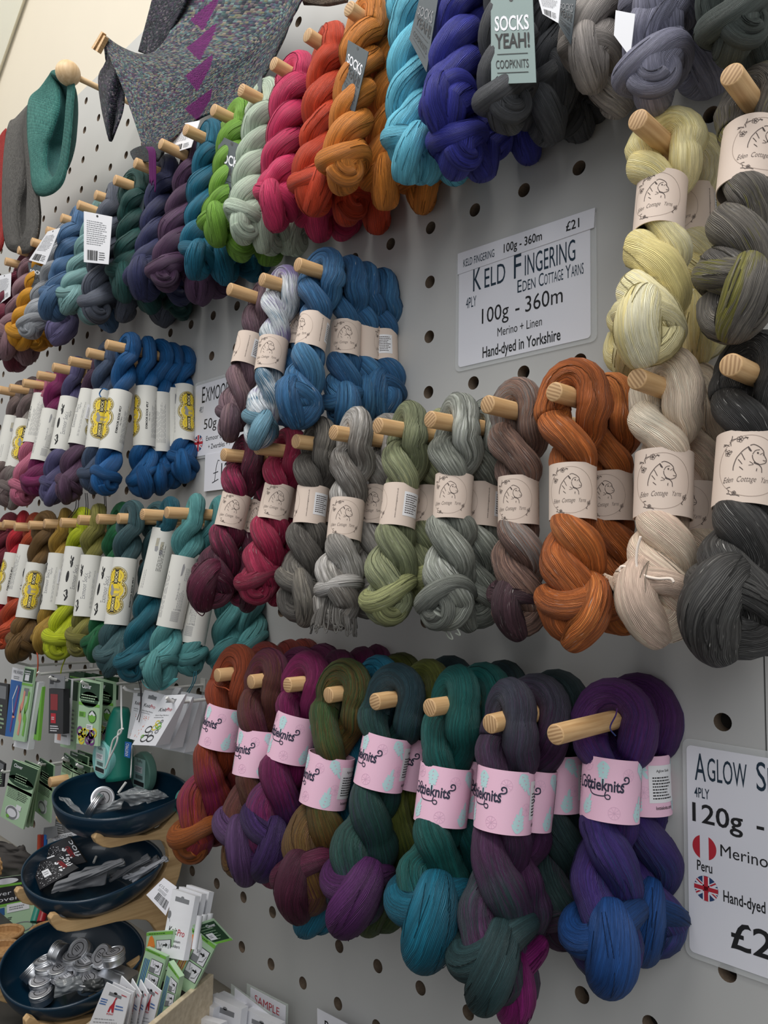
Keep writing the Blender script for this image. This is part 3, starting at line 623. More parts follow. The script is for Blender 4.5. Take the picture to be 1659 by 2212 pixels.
# ---------------------------------------------------------------- a skein: yarn, band, loose end
SK = []
BANDN = {'eden': 'a kraft paper band', 'lot': 'a pink paper band', 'ex': 'a white paper sleeve', 'care': 'a white sleeve showing small print', 'sock': 'a white sleeve with a socks drawing'}
def skein(row, c, z, bpx, colour, label, m, bd=None, bandpx=None, rot=0.0, r=.165, halfturns=4, hand=1, style='knot', group=None, zb=None, length=None, fat=1.0, bR=None, phi0=None, m2=None):
    Tp = on_peg(row, c, z)-np.array([0, 0, .0086*0])
    seed = len(SK)+11; rn = random.Random(seed)
    if bpx:
        # the skein hangs in the vertical plane of its peg unless pushed aside: meet the ray with that plane
        d = RC.T@np.array([(bpx[0]-IW/2)/F_PX, (bpx[1]-IH/2)/F_PX, 1.0]); g = CG+d*((c-CG[0])/d[0]); zz = min(max(g[2], z-.55), min(z+.45, -.3)) if zb is None else zb
        Bp = atw(bpx[0], bpx[1], zz)
    else: Bp = Tp+np.array([0, 0, -(length or 3)*S])
    rr = r*S; L = np.linalg.norm(Bp-Tp); A = (Bp-Tp)/L
    bs = None
    if bd:
        # band position along the skein from its pixel
        best = min(np.linspace(.15, .8, 66), key=lambda t: (proj(*(lambda q: (q[0]/S, -q[2]/S, q[1]/S))(Tp+A*L*t))[1]-bandpx[1])**2); bs = best*L
    R = (bR or rr/S*1.6)*S; hh = {'eden': 2.36, 'lot': 2.06}.get(bd, 5.5)*R
    V, F, U, MI = hank_mesh(Tp, Bp, rr, halfturns, hand, seed, bs, hh if bd else 0, R, style, fat, rn.uniform(-.35, .35) if phi0 is None else phi0)
    root = empty('yarn_skein', Tp, label, 'yarn', group)
    y = ob('yarn', mesh_np('yarn', V, F, U, mi=MI), [m, m2 or m], root)
    if bd:
        b = bpy.data.objects.new('label_band', band(bd)); link(b, root)
        ctr = A*bs; up = -A; cd = unit(CAMW-(Tp+ctr)); cd = unit(cd-up*(cd@up)); sx = np.cross(cd, up)   # sx: viewer's left
        fr = math.cos(rot)*cd-math.sin(rot)*sx; fr = unit(fr); yv = -fr; xv = np.cross(yv, up)
        b.matrix_local = Matrix([[xv[i]*R, yv[i]*R, up[i]*R, ctr[i]] for i in range(3)]+[[0, 0, 0, 1]])
        if bd in STICK and (bd != 'ex' or abs(rot) > 1): link(bpy.data.objects.new('sticker', STICK[bd]), b)
    SK.append((root, row, c, z, L/S)); return root
# ---------------------------------------------------------------- colourways
Y = yarn_mat
C = {}
def cw(key, name, A, B=None, Cc=None, **k): C[key] = (name, Y(name, A, B, Cc, **k))
# top row (solid sock yarns)
for key, name, A in (('lav', 'lavender grey', (138, 138, 158)), ('bei', 'pale stone', (176, 168, 162)), ('cha', 'charcoal grey', (76, 78, 82)), ('roy', 'royal blue', (50, 54, 150)), ('lbl', 'sky blue', (110, 200, 226)),
    ('amb', 'amber orange', (226, 138, 54)), ('rus', 'rust red', (206, 68, 34)), ('pin', 'raspberry pink', (214, 56, 104)), ('min', 'pale mint', (200, 218, 196)), ('gre', 'grass green', (122, 172, 62)), ('tea', 'deep teal', (24, 108, 136)),
    ('plu', 'dusky plum', (86, 58, 88)), ('nav', 'ink navy', (50, 54, 92)), ('dgr', 'bottle green', (36, 82, 78)), ('sla', 'slate grey', (92, 98, 112)), ('sea', 'seafoam', (130, 172, 172)), ('blu', 'stonewash blue', (76, 112, 152)),
    ('vio', 'violet grey', (112, 106, 148)), ('sil', 'silver grey', (168, 172, 178)), ('mus', 'mustard', (214, 150, 34)), ('mau', 'dusky mauve', (140, 108, 116)), ('cri', 'dark crimson', (120, 46, 66)), ('dgg', 'dark sage grey', (72, 80, 76))):
    cw(key, name, tuple(x*.95 for x in A), A, tuple(min(255, x*1.06) for x in A), strands=92, length=.02, spread=.25, contrast=.5)
for key, name, A, B_ in (('xbl', 'bright blue', (14, 78, 132), (20, 92, 150)), ('xna', 'blue slate', (54, 68, 92), (62, 78, 104)), ('xpl', 'brown plum', (84, 58, 82), (98, 70, 96)), ('xpu', 'smoky purple', (74, 70, 108), (88, 84, 124)), ('xma', 'magenta wine', (116, 28, 82), (134, 36, 96)), ('xpi', 'dusty rose', (186, 100, 128), (202, 116, 142)),
    ('xgr', 'warm grey', (150, 146, 140), (120, 102, 102)), ('xbr', 'mushroom brown', (118, 100, 98), (134, 116, 112)), ('xte', 'sea teal', (82, 146, 148), (96, 162, 162)), ('xdt', 'petrol teal', (20, 84, 100), (26, 96, 112)), ('xsl', 'spruce grey', (52, 82, 88), (62, 94, 98)), ('xgn', 'emerald green', (16, 84, 48), (20, 98, 56)),
    ('xol', 'olive', (120, 116, 54), (134, 130, 64)), ('xli', 'acid lime', (176, 188, 26), (192, 204, 36)), ('xoc', 'ochre', (164, 128, 50), (178, 142, 60)), ('xbo', 'brown olive', (108, 80, 42), (122, 92, 52)), ('xor', 'burnt orange', (184, 72, 40), (200, 84, 48)), ('xre', 'scarlet', (180, 34, 50), (196, 44, 56)), ('xbu', 'dark burgundy', (110, 34, 52), (124, 42, 58))):
    cw(key, name, A, B_, None, strands=92, length=.03, spread=.3, contrast=.5)
K = dict(skew=-.018, strands=88, fleck=.6, spread=.75, contrast=.66)
cw('den', 'denim blue', (44, 92, 136), (56, 108, 152), (76, 130, 170), length=.06, **K); cw('var', 'white, teal and violet speckled', (78, 122, 150), (238, 244, 248), (150, 136, 184), length=.22, strands=88, spread=.5, contrast=.5); cw('mbr', 'mauve brown', (104, 80, 92), (124, 98, 108), (142, 114, 118), length=.08, **K)
cw('yel', 'pale yellow', (250, 232, 158), (253, 241, 186), (254, 247, 212), length=.05, strands=90, spread=.5, contrast=.22); cw('oli', 'olive and graphite', (84, 80, 76), (112, 106, 98), (118, 114, 50), length=.10, **K)
cw('bur', 'black burgundy', (66, 28, 46), (94, 34, 56), (152, 36, 80), length=.10, **K); cw('crm', 'crimson', (138, 28, 62), (160, 36, 72), (178, 54, 90), length=.08, **K); cw('dgy', 'graphite brown', (78, 74, 70), (104, 100, 94), (134, 128, 118), length=.09, **K)
cw('gwh', 'grey and white streaked', (112, 106, 100), (160, 156, 150), (212, 208, 204), length=.12, **K); cw('sag', 'sage green', (120, 126, 96), (144, 150, 116), (172, 174, 130), length=.08, **K); cw('sgn', 'silver green', (104, 108, 100), (148, 152, 142), (196, 200, 192), length=.12, **K)
cw('bgy', 'brown and grey streaked', (104, 80, 72), (140, 110, 96), (140, 132, 128), length=.10, **K); cw('cop', 'copper rust', (156, 82, 34), (180, 100, 46), (202, 122, 60), length=.06, **K); cw('pea', 'cream peach', (228, 200, 180), (238, 218, 194), (244, 232, 210), length=.06, strands=80, spread=.6, contrast=.24); cw('blk', 'near-black charcoal', (44, 43, 43), (58, 57, 56), (78, 77, 75), length=.06, **K)
Lk = dict(skew=-.016, strands=112, spread=.30, contrast=.62, grad=.6)
KNOT = {}
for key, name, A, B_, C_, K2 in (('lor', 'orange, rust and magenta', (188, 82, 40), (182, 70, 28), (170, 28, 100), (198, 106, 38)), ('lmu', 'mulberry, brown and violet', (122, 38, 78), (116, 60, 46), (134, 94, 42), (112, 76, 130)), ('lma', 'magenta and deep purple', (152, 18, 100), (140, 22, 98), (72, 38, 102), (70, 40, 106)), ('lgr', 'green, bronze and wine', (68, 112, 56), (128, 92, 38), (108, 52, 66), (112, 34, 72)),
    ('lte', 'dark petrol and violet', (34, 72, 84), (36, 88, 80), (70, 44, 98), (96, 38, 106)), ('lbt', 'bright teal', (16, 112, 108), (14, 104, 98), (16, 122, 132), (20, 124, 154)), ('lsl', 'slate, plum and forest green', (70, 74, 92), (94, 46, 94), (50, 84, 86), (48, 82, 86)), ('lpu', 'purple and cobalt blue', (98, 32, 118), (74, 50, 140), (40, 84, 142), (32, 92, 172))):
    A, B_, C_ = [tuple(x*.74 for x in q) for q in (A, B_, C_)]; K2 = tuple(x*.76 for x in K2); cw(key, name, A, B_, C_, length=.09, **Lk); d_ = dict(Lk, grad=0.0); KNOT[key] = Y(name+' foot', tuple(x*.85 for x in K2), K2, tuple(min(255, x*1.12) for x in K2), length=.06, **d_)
cw('lol', 'mossy green', (74, 78, 26), (90, 98, 36), (50, 70, 34), length=.08, **Lk); cw('ldk', 'midnight green', (28, 46, 52), (40, 62, 62), (70, 36, 66), length=.08, **Lk)
cw('lpd', 'dark magenta', (92, 20, 66), (80, 22, 62), (70, 24, 60), length=.08, **Lk); cw('ltl', 'deep teal', (22, 62, 72), (26, 78, 92), (30, 92, 108), length=.08, **Lk); cw('lsm', 'slate and magenta', (58, 58, 72), (76, 36, 76), (44, 66, 68), length=.08, **Lk); KNOT['lsm'] = Y('lsm foot', (126, 26, 104), (140, 30, 114), (116, 22, 92), length=.06, **dict(Lk, grad=0.0)); KNOT['lpd'] = Y('lpd foot', (134, 22, 82), (150, 28, 92), (120, 20, 76), length=.06, **dict(Lk, grad=0.0))
cw('lrd', 'brick red', (136, 50, 34), (124, 42, 40), (110, 38, 44), length=.08, **Lk)
for key, K2 in (('bgy', (74, 50, 58)), ('var', (128, 176, 198)), ('sag', (164, 168, 116)), ('sgn', (134, 138, 130)), ('bur', (88, 30, 54))): KNOT[key] = Y(key+' foot', tuple(x*.88 for x in K2), K2, tuple(min(255, x*1.15) for x in K2), length=.08, **K)
# ---------------------------------------------------------------- pegs, named by the yarn they carry
TIPS = {'sock': {-3: ((753, 18), 'amb'), -4: ((663, 75), 'rus'), -5: ((590, 137), 'pin'), -6: ((520, 194), 'min'), -7: ((460, 237), 'gre'), -8: ((400, 280), 'tea'), -9: (None, 'plu'), -10: ((290, 352), 'nav'), -11: ((247, 388), 'dgr'), -12: ((205, 421), 'sla'), -13: ((166, 443), 'sea'), -14: ((131, 471), 'blu'), -15: ((100, 498), 'vio'), -16: ((66, 523), 'mus'), -17: ((35, 542), 'mau'), -18: ((8, 566), 'cri'), -2: (None, 'lbl'), -1: (None, 'roy'), 0: (None, 'cha'), 1: (None, 'bei'), 2: (None, 'lav'), 3: (None, 'dgg')},
 'ex1': {-11: ((225.5, 745), 'xbl'), -12: ((183, 763), 'xna'), -13: ((145, 781), 'xpl'), -14: ((110, 794.6), 'xpu'), -15: ((76, 812), 'xma'), -16: ((47, 828), 'xpi'), -17: ((17, 839), 'xgr'), -18: (None, 'xbr')},
 'ex2': {-8: ((359, 1107), 'xte'), -9: ((306.5, 1111), 'xdt'), -10: ((254, 1120), 'xsl'), -11: ((209, 1121), 'xgn'), -12: ((167.5, 1123), 'xol'), -13: ((129, 1129), 'xli'), -14: ((94, 1131), 'xoc'), -15: ((60.5, 1134.5), 'xbo'), -16: ((29, 1138), 'xor'), -17: (None, 'xre'), -18: (None, 'xbu')},
 'k1': {-4: ((642, 571), 'den'), -5: ((565, 603), 'var'), -6: ((494, 624), 'mbr'), 2: ((1377, 258), 'yel'), 3: ((1580, 160), 'oli')},
 'k2': {-6: ((481, 982), 'bur'), -5: ((555, 967), 'crm'), -4: ((638, 953), 'dgy'), -3: ((719, 934), 'gwh'), -2: ((815, 919), 'sag'), -1: ((928, 906), 'sgn'), 0: ((1052, 873), 'bgy'), 1: ((1196, 846), 'cop'), 2: ((1375, 818), 'pea'), 3: ((1578, 788), 'blk')},
 'lot': {-6: ((468, 1459), 'lor'), -5: ((541, 1473), 'lmu'), -4: ((620, 1480), 'lma'), -3: ((708, 1502), 'lgr'), -2: ((809, 1516), 'lte'), -1: ((927, 1529), 'lbt'), 0: ((1058, 1564), 'lsl'), 1: ((1199, 1587), 'lpu')}}
for row, d in TIPS.items():
    for c, (tip, key) in d.items(): add_peg(row, c, tip, C[key][0])
# ---------------------------------------------------------------- the skeins, peg by peg from the front
RN = {'sock': 'in the top row', 'k1': 'in the short kraft-banded row', 'ex1': 'in the upper sleeved row', 'ex2': 'in the lower sleeved row', 'k2': 'in the long kraft-banded row', 'lot': 'in the bottom row'}
ORD = ['foremost on its peg', 'second on its peg', 'third on its peg', 'fourth on its peg', 'fifth on its peg']
cnt = {}
def sk(row, c, key, z, bpx, bd=None, bandpx=None, rot=0, **k):
    i = cnt.get((row, c), 0); cnt[(row, c)] = i+1; z -= .12 if i == 0 and row != 'sock' else 0
    pk = TIPS[row][c][1]; nm = C[key][0]
    if key == pk: lb = '%s twisted yarn skein, %s %s' % (nm, ORD[i], RN[row])
    else: lb = '%s yarn skein, %s behind the %s one' % (nm, ORD[i].split(' ')[0]+' back' if i > 1 else 'directly', C[pk][0])
    d = dict(sock=dict(r=.2, halfturns=4.3, hand=-1), k1=dict(r=.19, halfturns=4, hand=1, bR=.265), k2=dict(r=.195, halfturns=4.2, hand=1, bR=.272), ex1=dict(r=.17, halfturns=4.5, hand=-1, bR=.262), ex2=dict(r=.17, halfturns=4.5, hand=-1, bR=.262), lot=dict(r=.225, halfturns=2.9, hand=1, fat=1.3, bR=.36))[row].copy(); d.update(k)
    if 'style' not in d: d['style'] = random.Random(c*7+i*3+len(row)).choice(('knot', 'ball', 'knot'))
    lab = lb if len(lb.split()) <= 16 else lb.replace(' twisted', '')
    return skein(row, c, z, bpx, nm, lab, C[key][1], bd, bandpx, rot, group='skeins '+RN[row], m2=KNOT.get(key), **d)
# top row
for c, key, L in ((3, 'dgg', [(-1.5, (1590, 125)), (-.9, (1650, 165))]), (2, 'lav', [(-1.65, (1436, 118)), (-1.2, (1410, 232)), (-.8, (1525, 205))]), (1, 'bei', [(-1.55, (1280, 195)), (-1.0, (1342, 248))]), (0, 'cha', [(-1.75, (1090, 282)), (-1.3, (1200, 250)), (-.85, (1185, 308)), (-.4, (1250, 300))]),
    (-1, 'roy', [(-1.7, (962, 292)), (-1.25, (985, 378)), (-.8, (1040, 386)), (-.35, (1145, 348))]), (-2, 'lbl', [(-1.7, (880, 392)), (-1.2, (905, 388)), (-.7, (975, 395))]),
    (-3, 'amb', [(-1.7, (735, 412)), (-1.2, (828, 450)), (-.6, (912, 458))]), (-4, 'rus', [(-1.62, (670, 462)), (-1.0, (748, 482)), (-.5, (815, 502))]), (-5, 'pin', [(-1.6, (592, 495)), (-1.0, (690, 520)), (-.5, (738, 518))]), (-6, 'min', [(-1.55, (520, 522)), (-1.05, (572, 545)), (-.55, (632, 548))]),
    (-7, 'gre', [(-1.52, (462, 528)), (-1.0, (510, 558)), (-.5, (578, 572))]), (-8, 'tea', [(-1.5, (425, 602)), (-1.0, (482, 612)), (-.5, (545, 606))]), (-9, 'plu', [(-1.3, (352, 626)), (-.8, (420, 652)), (-.4, (462, 642))]), (-10, 'nav', [(-1.4, (308, 645)), (-.9, (385, 658))]),
    (-11, 'dgr', [(-1.6, (264, 650)), (-1.1, (322, 676)), (-.6, (392, 690))]), (-12, 'sla', [(-1.65, (205, 696)), (-1.1, (268, 694)), (-.6, (352, 704))]), (-13, 'sea', [(-1.5, (142, 676)), (-1.0, (190, 700))]), (-14, 'blu', [(-1.7, (112, 690)), (-1.1, (235, 715))]),
    (-15, 'vio', [(-1.55, (112, 740)), (-1.0, (190, 745))]), (-16, 'mus', [(-1.5, (32, 748)), (-1.0, (78, 756))]), (-17, 'mau', [(-1.6, (4, 770)), (-1.0, (48, 782))]), (-18, 'cri', [(-1.5, (-20, 775)), (-1.0, (30, 800))])):
    for i, (z, b) in enumerate(L):
        kk = 'sil' if (c == -15 and i == 0) else key
        if c == -15 and i == 0: b = (62, 732)
        elif c == -15: b = (118, 742)
        sk('sock', c, kk, z, b, style='ball' if (c+i) % 3 == 0 else 'knot')
# short kraft row and the yellow and olive skeins
sk('k1', -4, 'den', -1.45, (640, 922), 'eden', (677, 722), -1.05, style='knot'); sk('k1', -4, 'den', -1.0, (738, 925), 'eden', (760, 735), -.05, style='fan'); sk('k1', -4, 'den', -.6, (790, 905), 'eden', (790, 745), 1.6); sk('k1', -4, 'den', -.2, (832, 900), 'eden', (828, 757), -2.3)
sk('k1', -5, 'var', -1.55, (556, 968), 'eden', (580, 770), -.35, style='knot', r=.16); sk('k1', -5, 'den', -1.0, (610, 915), 'eden', (606, 722), -.6)
sk('k1', -6, 'mbr', -1.3, (490, 948), 'eden', (527, 760), -1.7, style='fan', r=.155)
sk('k1', 2, 'yel', -1.28, (1398, 786), 'eden', (1410, 450), -.2, style='fan', r=.205, bR=.29); sk('k1', 2, 'yel', -.62, (1508, 780), 'eden', (1512, 465), -.8, style='knot'); sk('k1', 2, 'yel', -.25, (1328, 800), None, None, 0, zb=-.3)
sk('k1', 3, 'oli', -1.25, (1582, 735), 'eden', (1622, 352), .35, style='knot', r=.21, bR=.32)
# long kraft row
sk('k2', -6, 'bur', -1.5, (452, 1312), 'eden', (508, 1105), -.1, style='fan'); sk('k2', -6, 'bur', -1.0, (520, 1312), 'eden', (540, 1120), -.4)
sk('k2', -5, 'crm', -1.35, (548, 1305), 'eden', (593, 1087), 0, style='ball'); sk('k2', -5, 'crm', -.8, (602, 1302), 'eden', (640, 1090), .8)
sk('k2', -4, 'dgy', -1.5, (642, 1342), 'eden', (665, 1095), -1.8); sk('k2', -4, 'dgy', -1.0, (690, 1335), 'eden', (712, 1095), .3)
sk('k2', -3, 'gwh', -1.55, (722, 1358), 'eden', (740, 1125), -.12, style='fringe'); sk('k2', -3, 'gwh', -1.0, (795, 1335), 'eden', (792, 1095), -.5)
sk('k2', -2, 'sag', -1.36, (832, 1350), 'eden', (850, 1097), -1.75, style='ball'); sk('k2', -2, 'sag', -.8, (905, 1310), 'eden', (912, 1100), -1.2)
sk('k2', -1, 'sgn', -1.42, (962, 1362), 'eden', (968, 1075), -.25, style='ball'); sk('k2', -1, 'sgn', -.88, (1025, 1355), 'eden', (1025, 1092), -1.25); sk('k2', -1, 'sgn', -.4, (1092, 1335), 'eden', (1082, 1100), -.7)
sk('k2', 0, 'bgy', -1.36, (1122, 1372), 'eden', (1130, 1085), -.3, style='knot')
sk('k2', 1, 'cop', -1.6, (1238, 1392), 'eden', (1230, 1065), -.1, style='knot', r=.21, bR=.285); sk('k2', 1, 'cop', -.88, (1330, 1368), 'eden', (1312, 1072), -.35)
sk('k2', 2, 'pea', -1.3, (1425, 1384), 'eden', (1420, 1050), -.05, style='knot', r=.21, bR=.325); sk('k2', 2, 'pea', -.62, (1500, 1380), 'eden', (1505, 1100), -.4)
sk('k2', 3, 'blk', -1.35, (1588, 1418), 'eden', (1600, 1027), 0.05, style='fan', r=.215, bR=.33); sk('k2', 3, 'blk', -.7, (1665, 1400), 'eden', (1668, 1070), .4)
# upper left sleeved row
sk('ex1', -11, 'xbl', -1.45, (222, 1068), 'ex', (250, 912), -1.3, style='ball'); sk('ex1', -11, 'xbl', -1.1, (308, 1072), 'ex', (309, 902), -1.35, style='knot'); sk('ex1', -11, 'xbl', -.78, (345, 1065), 'ex', (336, 915), -2.2); sk('ex1', -11, 'xbl', -.48, (370, 1056), 'care', (370, 905), 0.2, style='ball'); sk('ex1', -11, 'xbl', -.18, (398, 1040), 'ex', (397, 895), .5)
sk('ex1', -12, 'xna', -1.5, (198, 1062), 'ex', (200, 907), .05); sk('ex1', -13, 'xpl', -1.3, (142, 1085), 'ex', (165, 905), 1.1, style='knot'); sk('ex1', -14, 'xpu', -1.4, (108, 1090), 'ex', (132, 917), 2.0)
sk('ex1', -15, 'xma', -1.4, (70, 1070), 'care', (88, 942), -.2, style='ball'); sk('ex1', -16, 'xpi', -1.4, (42, 1092), 'ex', (66, 906), -2.6); sk('ex1', -17, 'xgr', -1.4, (14, 1095), 'ex', (36, 960), .15); sk('ex1', -18, 'xbr', -1.4, (-12, 1090), 'sock', (8, 952), .2)
# lower left sleeved row
sk('ex2', -8, 'xte', -1.38, (338, 1482), 'care', (372, 1280), -.1, style='knot'); sk('ex2', -8, 'xte', -.95, (402, 1458), 'care', (427, 1312), -.8, style='ball'); sk('ex2', -8, 'xte', -.55, (482, 1450), None); sk('ex2', -8, 'xte', -.18, (545, 1430), None)
sk('ex2', -9, 'xdt', -1.4, (282, 1470), 'sock', (330, 1217), -.1); sk('ex2', -10, 'xsl', -1.7, (238, 1455), 'ex', (258, 1277), -.55); sk('ex2', -10, 'xsl', -1.2, (300, 1440), None)
sk('ex2', -11, 'xgn', -1.45, (205, 1425), 'ex', (228, 1275), 1.9); sk('ex2', -12, 'xol', -1.55, (172, 1418), 'ex', (195, 1267), 1.75, style='ball'); sk('ex2', -13, 'xli', -1.5, (122, 1425), 'ex', (156, 1247), 2.4, style='ball'); sk('ex2', -14, 'xoc', -1.5, (96, 1408), 'ex', (124, 1256), 1.3)
sk('ex2', -15, 'xbo', -1.6, (38, 1428), 'ex', (55, 1276), 0); sk('ex2', -15, 'xbo', -1.15, (78, 1410), 'ex', (84, 1270), 2.6); sk('ex2', -16, 'xor', -1.5, (10, 1402), 'ex', (34, 1235), 2.9); sk('ex2', -17, 'xre', -1.5, (-12, 1385), 'ex', (6, 1252), -1.4); sk('ex2', -18, 'xbu', -1.5, (-40, 1370), None)
# bottom row
sk('lot', -6, 'lor', -1.6, (412, 1856), 'lot', (470, 1570), -.9, style='ball'); sk('lot', -6, 'lrd', -1.1, (470, 1820), 'lot', (520, 1600), -.5); sk('lot', -6, 'lrd', -.6, (560, 1800), None); sk('lot', -6, 'lrd', -.2, (610, 1780), None)
sk('lot', -5, 'lmu', -1.65, (515, 1895), 'lot', (555, 1627), -.9); sk('lot', -5, 'lpd', -1.1, (592, 1900), 'lot', (600, 1620), -.3); sk('lot', -5, 'lpd', -.6, (640, 1860), None)
sk('lot', -4, 'lma', -1.6, (562, 1885), 'lot', (620, 1590), -.55, style='knot', fat=1.7); sk('lot', -4, 'lpd', -1.1, (610, 1905), 'lot', (682, 1630), -.6); sk('lot', -4, 'lpd', -.6, (700, 1880), None); sk('lot', -4, 'lpd', -.2, (750, 1860), None)
sk('lot', -3, 'lgr', -1.68, (650, 1975), 'lot', (695, 1682), -1.15, style='knot', fat=1.7); sk('lot', -3, 'ltl', -1.12, (678, 2008), None, None); sk('lot', -3, 'lol', -.6, (790, 1960), None)
sk('lot', -2, 'lte', -1.58, (755, 1998), 'lot', (815, 1642), -.85, style='fan', fat=1.7); sk('lot', -2, 'lol', -1.05, (812, 2005), 'lot', (890, 1640), -.5); sk('lot', -2, 'ldk', -.55, (880, 1960), None)
sk('lot', -1, 'lbt', -1.48, (915, 2065), 'lot', (955, 1717), -.35, style='fan', fat=1.7); sk('lot', -1, 'lbt', -1.0, (985, 2040), 'lot', (1020, 1700), .6); sk('lot', -1, 'ldk', -.5, (1060, 2000), None)
sk('lot', 0, 'lsl', -1.58, (1058, 2165), 'lot', (1073, 1724), -.7, style='knot', fat=1.8); sk('lot', 0, 'lsm', -1.12, (1085, 2188), 'lot', (1140, 1722), -.3); sk('lot', 0, 'ldk', -.6, (1205, 2035), 'lot', (1205, 1685), -.9)
sk('lot', 1, 'lpu', -.72, (1300, 2118), 'lot', (1308, 1700), -.15, style='fan', fat=1.7); sk('lot', 1, 'lpu', -.2, (1402, 2062), 'lot', (1410, 1690), -1.5, style='knot', fat=1.6)
# ---------------------------------------------------------------- knitted samples on the board
def onc(x, y, c):             # where the ray of a pixel meets the plane of column c
    d = RC.T@np.array([(x-IW/2)/F_PX, (y-IH/2)/F_PX, 1.0]); return CG+d*((c-CG[0])/d[0])
def level(x, y, r):           # ... and the horizontal plane of row r
    d = RC.T@np.array([(x-IW/2)/F_PX, (y-IH/2)/F_PX, 1.0]); return CG+d*((r-CG[1])/d[1])
def knit_mat(name, cols, su=90, sv=60, rough=.9, bump=.0022, speck=1.0):
    m = bpy.data.materials.new(name); m.use_nodes = True; n, l = nodes(m); b = n['Principled BSDF']; b.inputs['Roughness'].default_value = rough; b.inputs['Sheen Weight'].default_value = .08; b.inputs['Specular IOR Level'].default_value = .2
    uv = n.new('ShaderNodeUVMap'); uv.uv_map = 'UVMap'; mp = n.new('ShaderNodeMapping'); mp.inputs['Scale'].default_value = (su, sv, 1); l.new(uv.outputs[0], mp.inputs['Vector'])
    vo = n.new('ShaderNodeTexVoronoi'); vo.inputs['Scale'].default_value = 1; vo.inputs['Randomness'].default_value = .45; l.new(mp.outputs[0], vo.inputs['Vector'])
    wn = n.new('ShaderNodeTexWhiteNoise'); l.new(vo.outputs['Position'], wn.inputs['Vector'])
    nz = n.new('ShaderNodeTexNoise'); nz.inputs['Scale'].default_value = .12; l.new(mp.outputs[0], nz.inputs['Vector'])
    ad = n.new('ShaderNodeMath'); ad.operation = 'MULTIPLY_ADD'; ad.inputs[1].default_value = speck; l.new(wn.outputs['Value'], ad.inputs[0])
    sb = n.new('ShaderNodeMath'); sb.operation = 'MULTIPLY_ADD'; sb.inputs[1].default_value = .7; sb.inputs[2].default_value = -.35*1.0+.5*(1-speck); l.new(nz.outputs['Fac'], sb.inputs[0]); l.new(sb.outputs[0], ad.inputs[2])
    cr = n.new('ShaderNodeValToRGB'); cr.color_ramp.interpolation = 'LINEAR'; e = cr.color_ramp.elements
    while len(e) < len(cols): e.new(.5)
    for i, c in enumerate(cols): e[i].position = i/(len(cols)-1) if len(cols) > 1 else 0; e[i].color = lin(c)+(1,)
    l.new(ad.outputs[0], cr.inputs[0]); l.new(cr.outputs[0], b.inputs['Base Color'])
    bp = n.new('ShaderNodeBump'); bp.inputs['Distance'].default_value = bump; bp.inputs['Strength'].default_value = .9; bp.invert = True; l.new(vo.outputs['Distance'], bp.inputs['Height']); l.new(bp.outputs[0], b.inputs['Normal'])
    return m
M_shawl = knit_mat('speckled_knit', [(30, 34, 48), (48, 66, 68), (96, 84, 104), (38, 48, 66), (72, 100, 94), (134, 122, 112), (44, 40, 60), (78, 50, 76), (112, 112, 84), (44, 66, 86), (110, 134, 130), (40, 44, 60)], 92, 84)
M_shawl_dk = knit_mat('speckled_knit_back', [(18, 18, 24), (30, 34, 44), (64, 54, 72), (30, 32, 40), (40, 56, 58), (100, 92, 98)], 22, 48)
M_purple = knit_mat('purple_knit', [(78, 10, 76), (96, 16, 90)], 92, 84)
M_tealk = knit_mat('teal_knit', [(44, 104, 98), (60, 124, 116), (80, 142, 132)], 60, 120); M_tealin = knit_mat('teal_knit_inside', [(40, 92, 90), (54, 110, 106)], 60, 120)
M_greyk = knit_mat('grey_knit', [(70, 68, 66), (104, 102, 98), (84, 82, 80)], 60, 120); M_redk = knit_mat('red_knit', [(160, 42, 40), (186, 58, 52)], 60, 120)
def resample(P, n): return spline(P, n)
def coons(top, bot, lef, rig, zt, n, m):
    """patch between four pixel curves; zt(u,v) gives depth"""
    t, b, l, r = resample(top, n), resample(bot, n), resample(lef, m), resample(rig, m); G = np.zeros((m, n, 2))
    for j in range(m):
        v = j/(m-1)
        for i in range(n):
            u = i/(n-1)
            G[j, i] = (1-v)*t[i]+v*b[i]+(1-u)*l[j]+u*r[j]-((1-u)*(1-v)*t[0]+u*(1-v)*t[-1]+(1-u)*v*b[0]+u*v*b[-1])
    V = [atw(G[j, i, 0], G[j, i, 1], zt(i/(n-1), j/(m-1))) for j in range(m) for i in range(n)]
    F = []; UV = []; C_ = []
    for j in range(m-1):
        for i in range(n-1):
            F.append((j*n+i, (j+1)*n+i, (j+1)*n+i+1, j*n+i+1)); UV += [(i/(n-1), j/(m-1)), (i/(n-1), (j+1)/(m-1)), ((i+1)/(n-1), (j+1)/(m-1)), ((i+1)/(n-1), j/(m-1))]
            C_.append(G[j:j+2, i:i+2].mean((0, 1)))
    return V, F, UV, C_
def cloth(name, V, F, UV, mats, mi, parent, th=.003):
    o = ob(name, mesh_np(name, V, F, UV, mi=mi), mats, parent); s = o.modifiers.new('thickness', 'SOLIDIFY'); s.thickness = th; s.offset = 0; return o
def inpoly(p, Q):
    x, y = p; c = False; j = len(Q)-1
    for i in range(len(Q)):
        if (Q[i][1] > y) != (Q[j][1] > y) and x < (Q[j][0]-Q[i][0])*(y-Q[i][1])/(Q[j][1]-Q[i][1])+Q[i][0]: c = not c
        j = i
    return c
PUR = [[(412, 45), (476, -12), (470, 12), (441, 68)], [(405, 105), (470, 50), (465, 75), (433, 133)], [(402, 165), (462, 118), (458, 142), (428, 200)], [(400, 236), (460, 192), (457, 215), (428, 262)], [(430, -12), (456, -30), (440, 6)]]
root = empty('knitted_shawl', (0, 0, 0), 'speckled grey knitted shawl with purple triangles draped over the top left pegs', 'shawl')
rp = random.Random(4)
